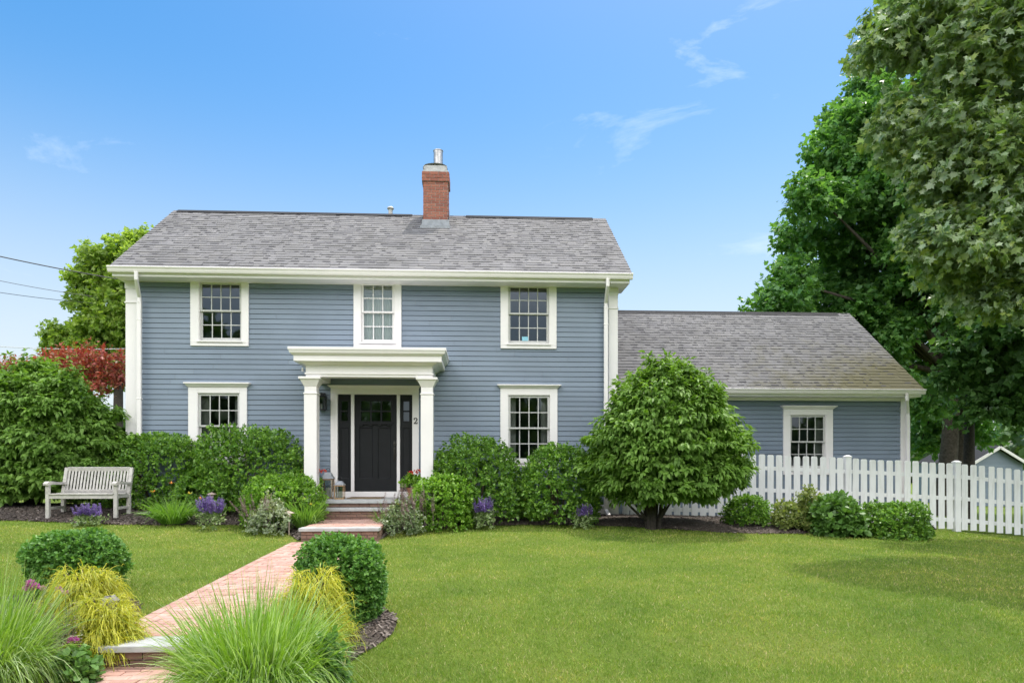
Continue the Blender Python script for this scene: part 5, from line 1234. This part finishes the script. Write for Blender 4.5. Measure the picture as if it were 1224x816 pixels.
# tree beyond the left gable
rng = np.random.default_rng(84)
LL_ = [(150,305,26,.8),(118,315,26,.7),(100,330,26.2,.55),(135,340,26,.9),(165,330,26.5,1.0),(105,365,26,.6),(140,380,26,1.0),(110,400,26,.8),(75,405,26,.6),(65,415,26.3,.4),(90,425,26,.7),(130,425,26,1.0),(160,400,26.5,.9),(100,345,26.5,.5),(170,300,26.5,.8),(185,360,27,1.2),(200,320,27,1.0),(150,450,27,1.0),(100,450,27,.9),(60,445,27,.7)]
lob = [(tuple(onT(u,v,t)), r) for u, v, t, r in LL_]; bx = onT(140,600,26.5); bz_ = float(gz(bx.x,bx.y)); o = thing('lime_tree', 'light green leafy tree beyond the left gable of the house', 'tree', (bx.x,bx.y,bz_))
tree_crown(o, lob, 230, 9, .13, M['lefttree'], rng, 'broad', slen=.4, droop=.15, depth=.6); limbs(o, (bx.x,bx.y,bz_), .2, onT(142,440,26.5), lob, rng, M['bark'])
# japanese maple
rng = np.random.default_rng(85)
LR_ = [(35,442,16.2,.36),(65,440,16,.45),(95,436,16,.5),(120,432,16.2,.42),(135,448,16,.4),(110,455,16,.5),(148,456,16,.25),(60,455,16,.5),(8,440,16.4,.32)]
lob = [(tuple(onT(u,v,t)), r) for u, v, t, r in LR_]; bx = onT(85,600,16.3); bz_ = float(gz(bx.x,bx.y)); o = thing('japanese_maple', 'red leaved japanese maple showing above the left layered shrub', 'tree', (bx.x,bx.y,bz_))
tree_crown(o, lob, 75, 8, .085, M['redmaple'], rng, 'kite', slen=.25, droop=.3, depth=.7); limbs(o, (bx.x,bx.y,bz_), .09, onT(85,520,16.3), lob, rng, M['bark'])
# far-off wood that closes the horizon all round
rng = np.random.default_rng(86); n = 8200; a = rng.uniform(0,6.283,n); rad = np.where(np.sin(a) < -.1, 52, 95)+rng.uniform(0,28,n); prof = 4.6+2.6*np.sin(a*7+1)+1.6*np.sin(a*17)+1.3*np.sin(a*31+2)
back = (np.sin(a) < -.1); prof = np.where(back, 10.0+4.5*np.sin(a*9+1)+3.5*np.sin(a*23), prof*.9); z = -3+(prof+3)*np.sqrt(rng.random(n))
P = np.stack([np.cos(a)*rad, np.sin(a)*rad, z],-1)
tag(leaves('distant_trees', *sprig(P, nrm(-P*np.array([1,1,0])+UPV*.01), rng, 6, 3.0, 1.5, au=.4, spread=.9, ar=.8), M['fartree'], None, 'broad'), kind='stuff')
# neighbour's shed
ts = 34; ap = onT(1191,533,ts); ya = ap.y; ew = .74*2; zl = CAMZ+(VH-552)/FPX*ts; gl_ = float(gz(ap.x,ya)); shed = thing('shed', 'grey blue gabled shed with white rake trim beyond the fence', 'shed', (ap.x,ya,gl_)); zr_ = ap.z
hw = 1.36; m_ = MB(); 
for k in range(24):
    a0 = gl_+k*.13; b0 = a0+.13; f0 = min(1,max(0,(zr_-.12-a0)/(zr_-zl))); f1 = min(1,max(0,(zr_-.12-b0)/(zr_-zl)))
    if f0 <= 0: break
    i = len(m_.v); m_.v += [(ap.x-hw*f0,ya-.015,a0),(ap.x+hw*f0,ya-.015,a0),(ap.x+hw*f1,ya,b0),(ap.x-hw*f1,ya,b0)]; m_.f.append((i,i+1,i+2,i+3))
m_.box(ap.x-hw, ap.x-hw+.02, ya, ya+4, gl_, zl); m_.box(ap.x+hw-.02, ap.x+hw, ya, ya+4, gl_, zl); m_.build('wall', M['siding'], shed)
r_ = MB(); tr_ = MB(); ov = hw+.16; zo = zl-(zr_-zl)*.16/hw
for s in (-1,1):
    r_.poly([(ap.x,ya-.25,zr_+.04),(ap.x+s*ov,ya-.25,zo+.04),(ap.x+s*ov,ya+4,zo+.04),(ap.x,ya+4,zr_+.04)]); tr_.obox((ap.x,ya-.26,zr_-.06),(ap.x+s*ov,ya-.26,zo-.06), .05, .13)
r_.build('roof', M['ridge'], shed); tr_.build('rake_trim', M['white'], shed)

# ================================================================== WIRES
def wire(label, pts, t0, t1, r, mat):
    a = onT(*pts[0], t0); b_ = onT(*pts[1], t1); d = (a-b_); a2 = a+d*2.2; g = MB(); q = [a2.lerp(b_, i/30) for i in range(31)]
    for i, p in enumerate(q): p.z -= .5*4*(i/30)*(1-i/30)*.6
    g.tube(q, r, 5); tag(g.build('power_line', M[mat]), label, 'cable', 'utility wires left of the house')
wire('thick black overhead cable, the highest at the left edge', ((0,296),(150,335)), 20, 22, .017, 'wire')
wire('thin overhead wire below the thick cable, middle one of the three', ((0,326),(110,354)), 22, 24, .009, 'wire')
wire('thin overhead wire, lowest of the three sloping ones', ((0,340),(110,362)), 22, 24, .009, 'wire')
wire('pale level cable crossing the light green tree just above the red maple', ((40,405),(170,416)), 19, 19.5, .011, 'wirepale')

# ================================================================== LAWN BLADES, MULCH CHIPS
rng = np.random.default_rng(91)
def scatter(n, tmin, tmax, umin, umax, pw):
    # density falls off with distance
    s = rng.random(n); e = 2-pw; t = (tmin**e+(tmax**e-tmin**e)*s)**(1/e); u = rng.uniform(umin,umax,n); a = (u-UH)/FPX
    return ST*t+a*CT*t, CT*t-a*ST*t, t
NB = 430000
x, y, t_ = scatter(NB, 3.8, 16.5, -330, 1560, 1.55)
ok = ~((x > PXL-.03) & (x < PXR+.02) & (y < 11.6)); ok &= ~in_poly(x, y, POCK_R); ok &= ~in_poly(x, y, POCK_L); ok &= ~((x > LX0-.05) & (x < LX1+.05) & (y > 11.4))
for Xb, Yf, by in BEDS: ok &= ~((x > Xb[0]) & (x < Xb[-1]) & (y > np.interp(x, Xb, Yf)-.01))
ok &= (y < 14.75) | (x > 11.6)
x, y, t_ = x[ok], y[ok], t_[ok]; n = len(x)
D = np.stack([rng.normal(size=n)*.5, rng.normal(size=n)*.5, np.ones(n)],-1)
ob = strips('lawn_grass', np.stack([x,y,gz(x,y)-.004],-1), D, .026+.022*rng.random(n), .0032+.00062*t_, .25*rng.random(n), 2, M['blade'], None, rng, .2)
tag(ob, kind='stuff')
def chips(n, xs, ys, zs):
    T = np.array([(-.5,-.5,0),(.5,-.5,0),(.5,.5,.15),(-.5,.5,.1)]); a = rng.uniform(0,6.28,n); D = np.stack([np.cos(a),np.sin(a),rng.normal(size=n)*.35],-1); N = UPV+rng.normal(size=(n,3))*.35; D = nrm(D); s = nrm(np.cross(D,N)); L = .02+.035*rng.random(n); Wd = .008+.012*rng.random(n)
    P = np.stack([xs,ys,zs+.006],-1); V = P[:,None]+T[None,:,0:1]*(D*L[:,None])[:,None]+T[None,:,1:2]*(s*Wd[:,None])[:,None]; idx = np.arange(n*4); return np_mesh('bark_mulch', V.reshape(-1,3), idx, np.full(n,4), M['chips'], None)
cx, cy, cz_ = [], [], []
for poly, cc in ((POCK_R,(-1.25,5.2)),(POCK_L,(-3.9,5.6))):
    P = np.array(poly); xx = rng.uniform(P[:,0].min(),P[:,0].max(),5000); yy = rng.uniform(P[:,1].min(),P[:,1].max(),5000); k = in_poly(xx,yy,poly); cx.append(xx[k]); cy.append(yy[k]); cz_.append(gz(xx[k],yy[k])+.02)
for Xb, Yf, by in BEDS:
    xx = rng.uniform(Xb[0],Xb[-1],9000); f = np.interp(xx,Xb,Yf); s = rng.random(9000)**1.6; yy = f+(by-f)*s; cx.append(xx); cy.append(yy); cz_.append(bed_height(xx,yy,s))
cx = np.concatenate(cx); tag(chips(len(cx), cx, np.concatenate(cy), np.concatenate(cz_)), kind='stuff')
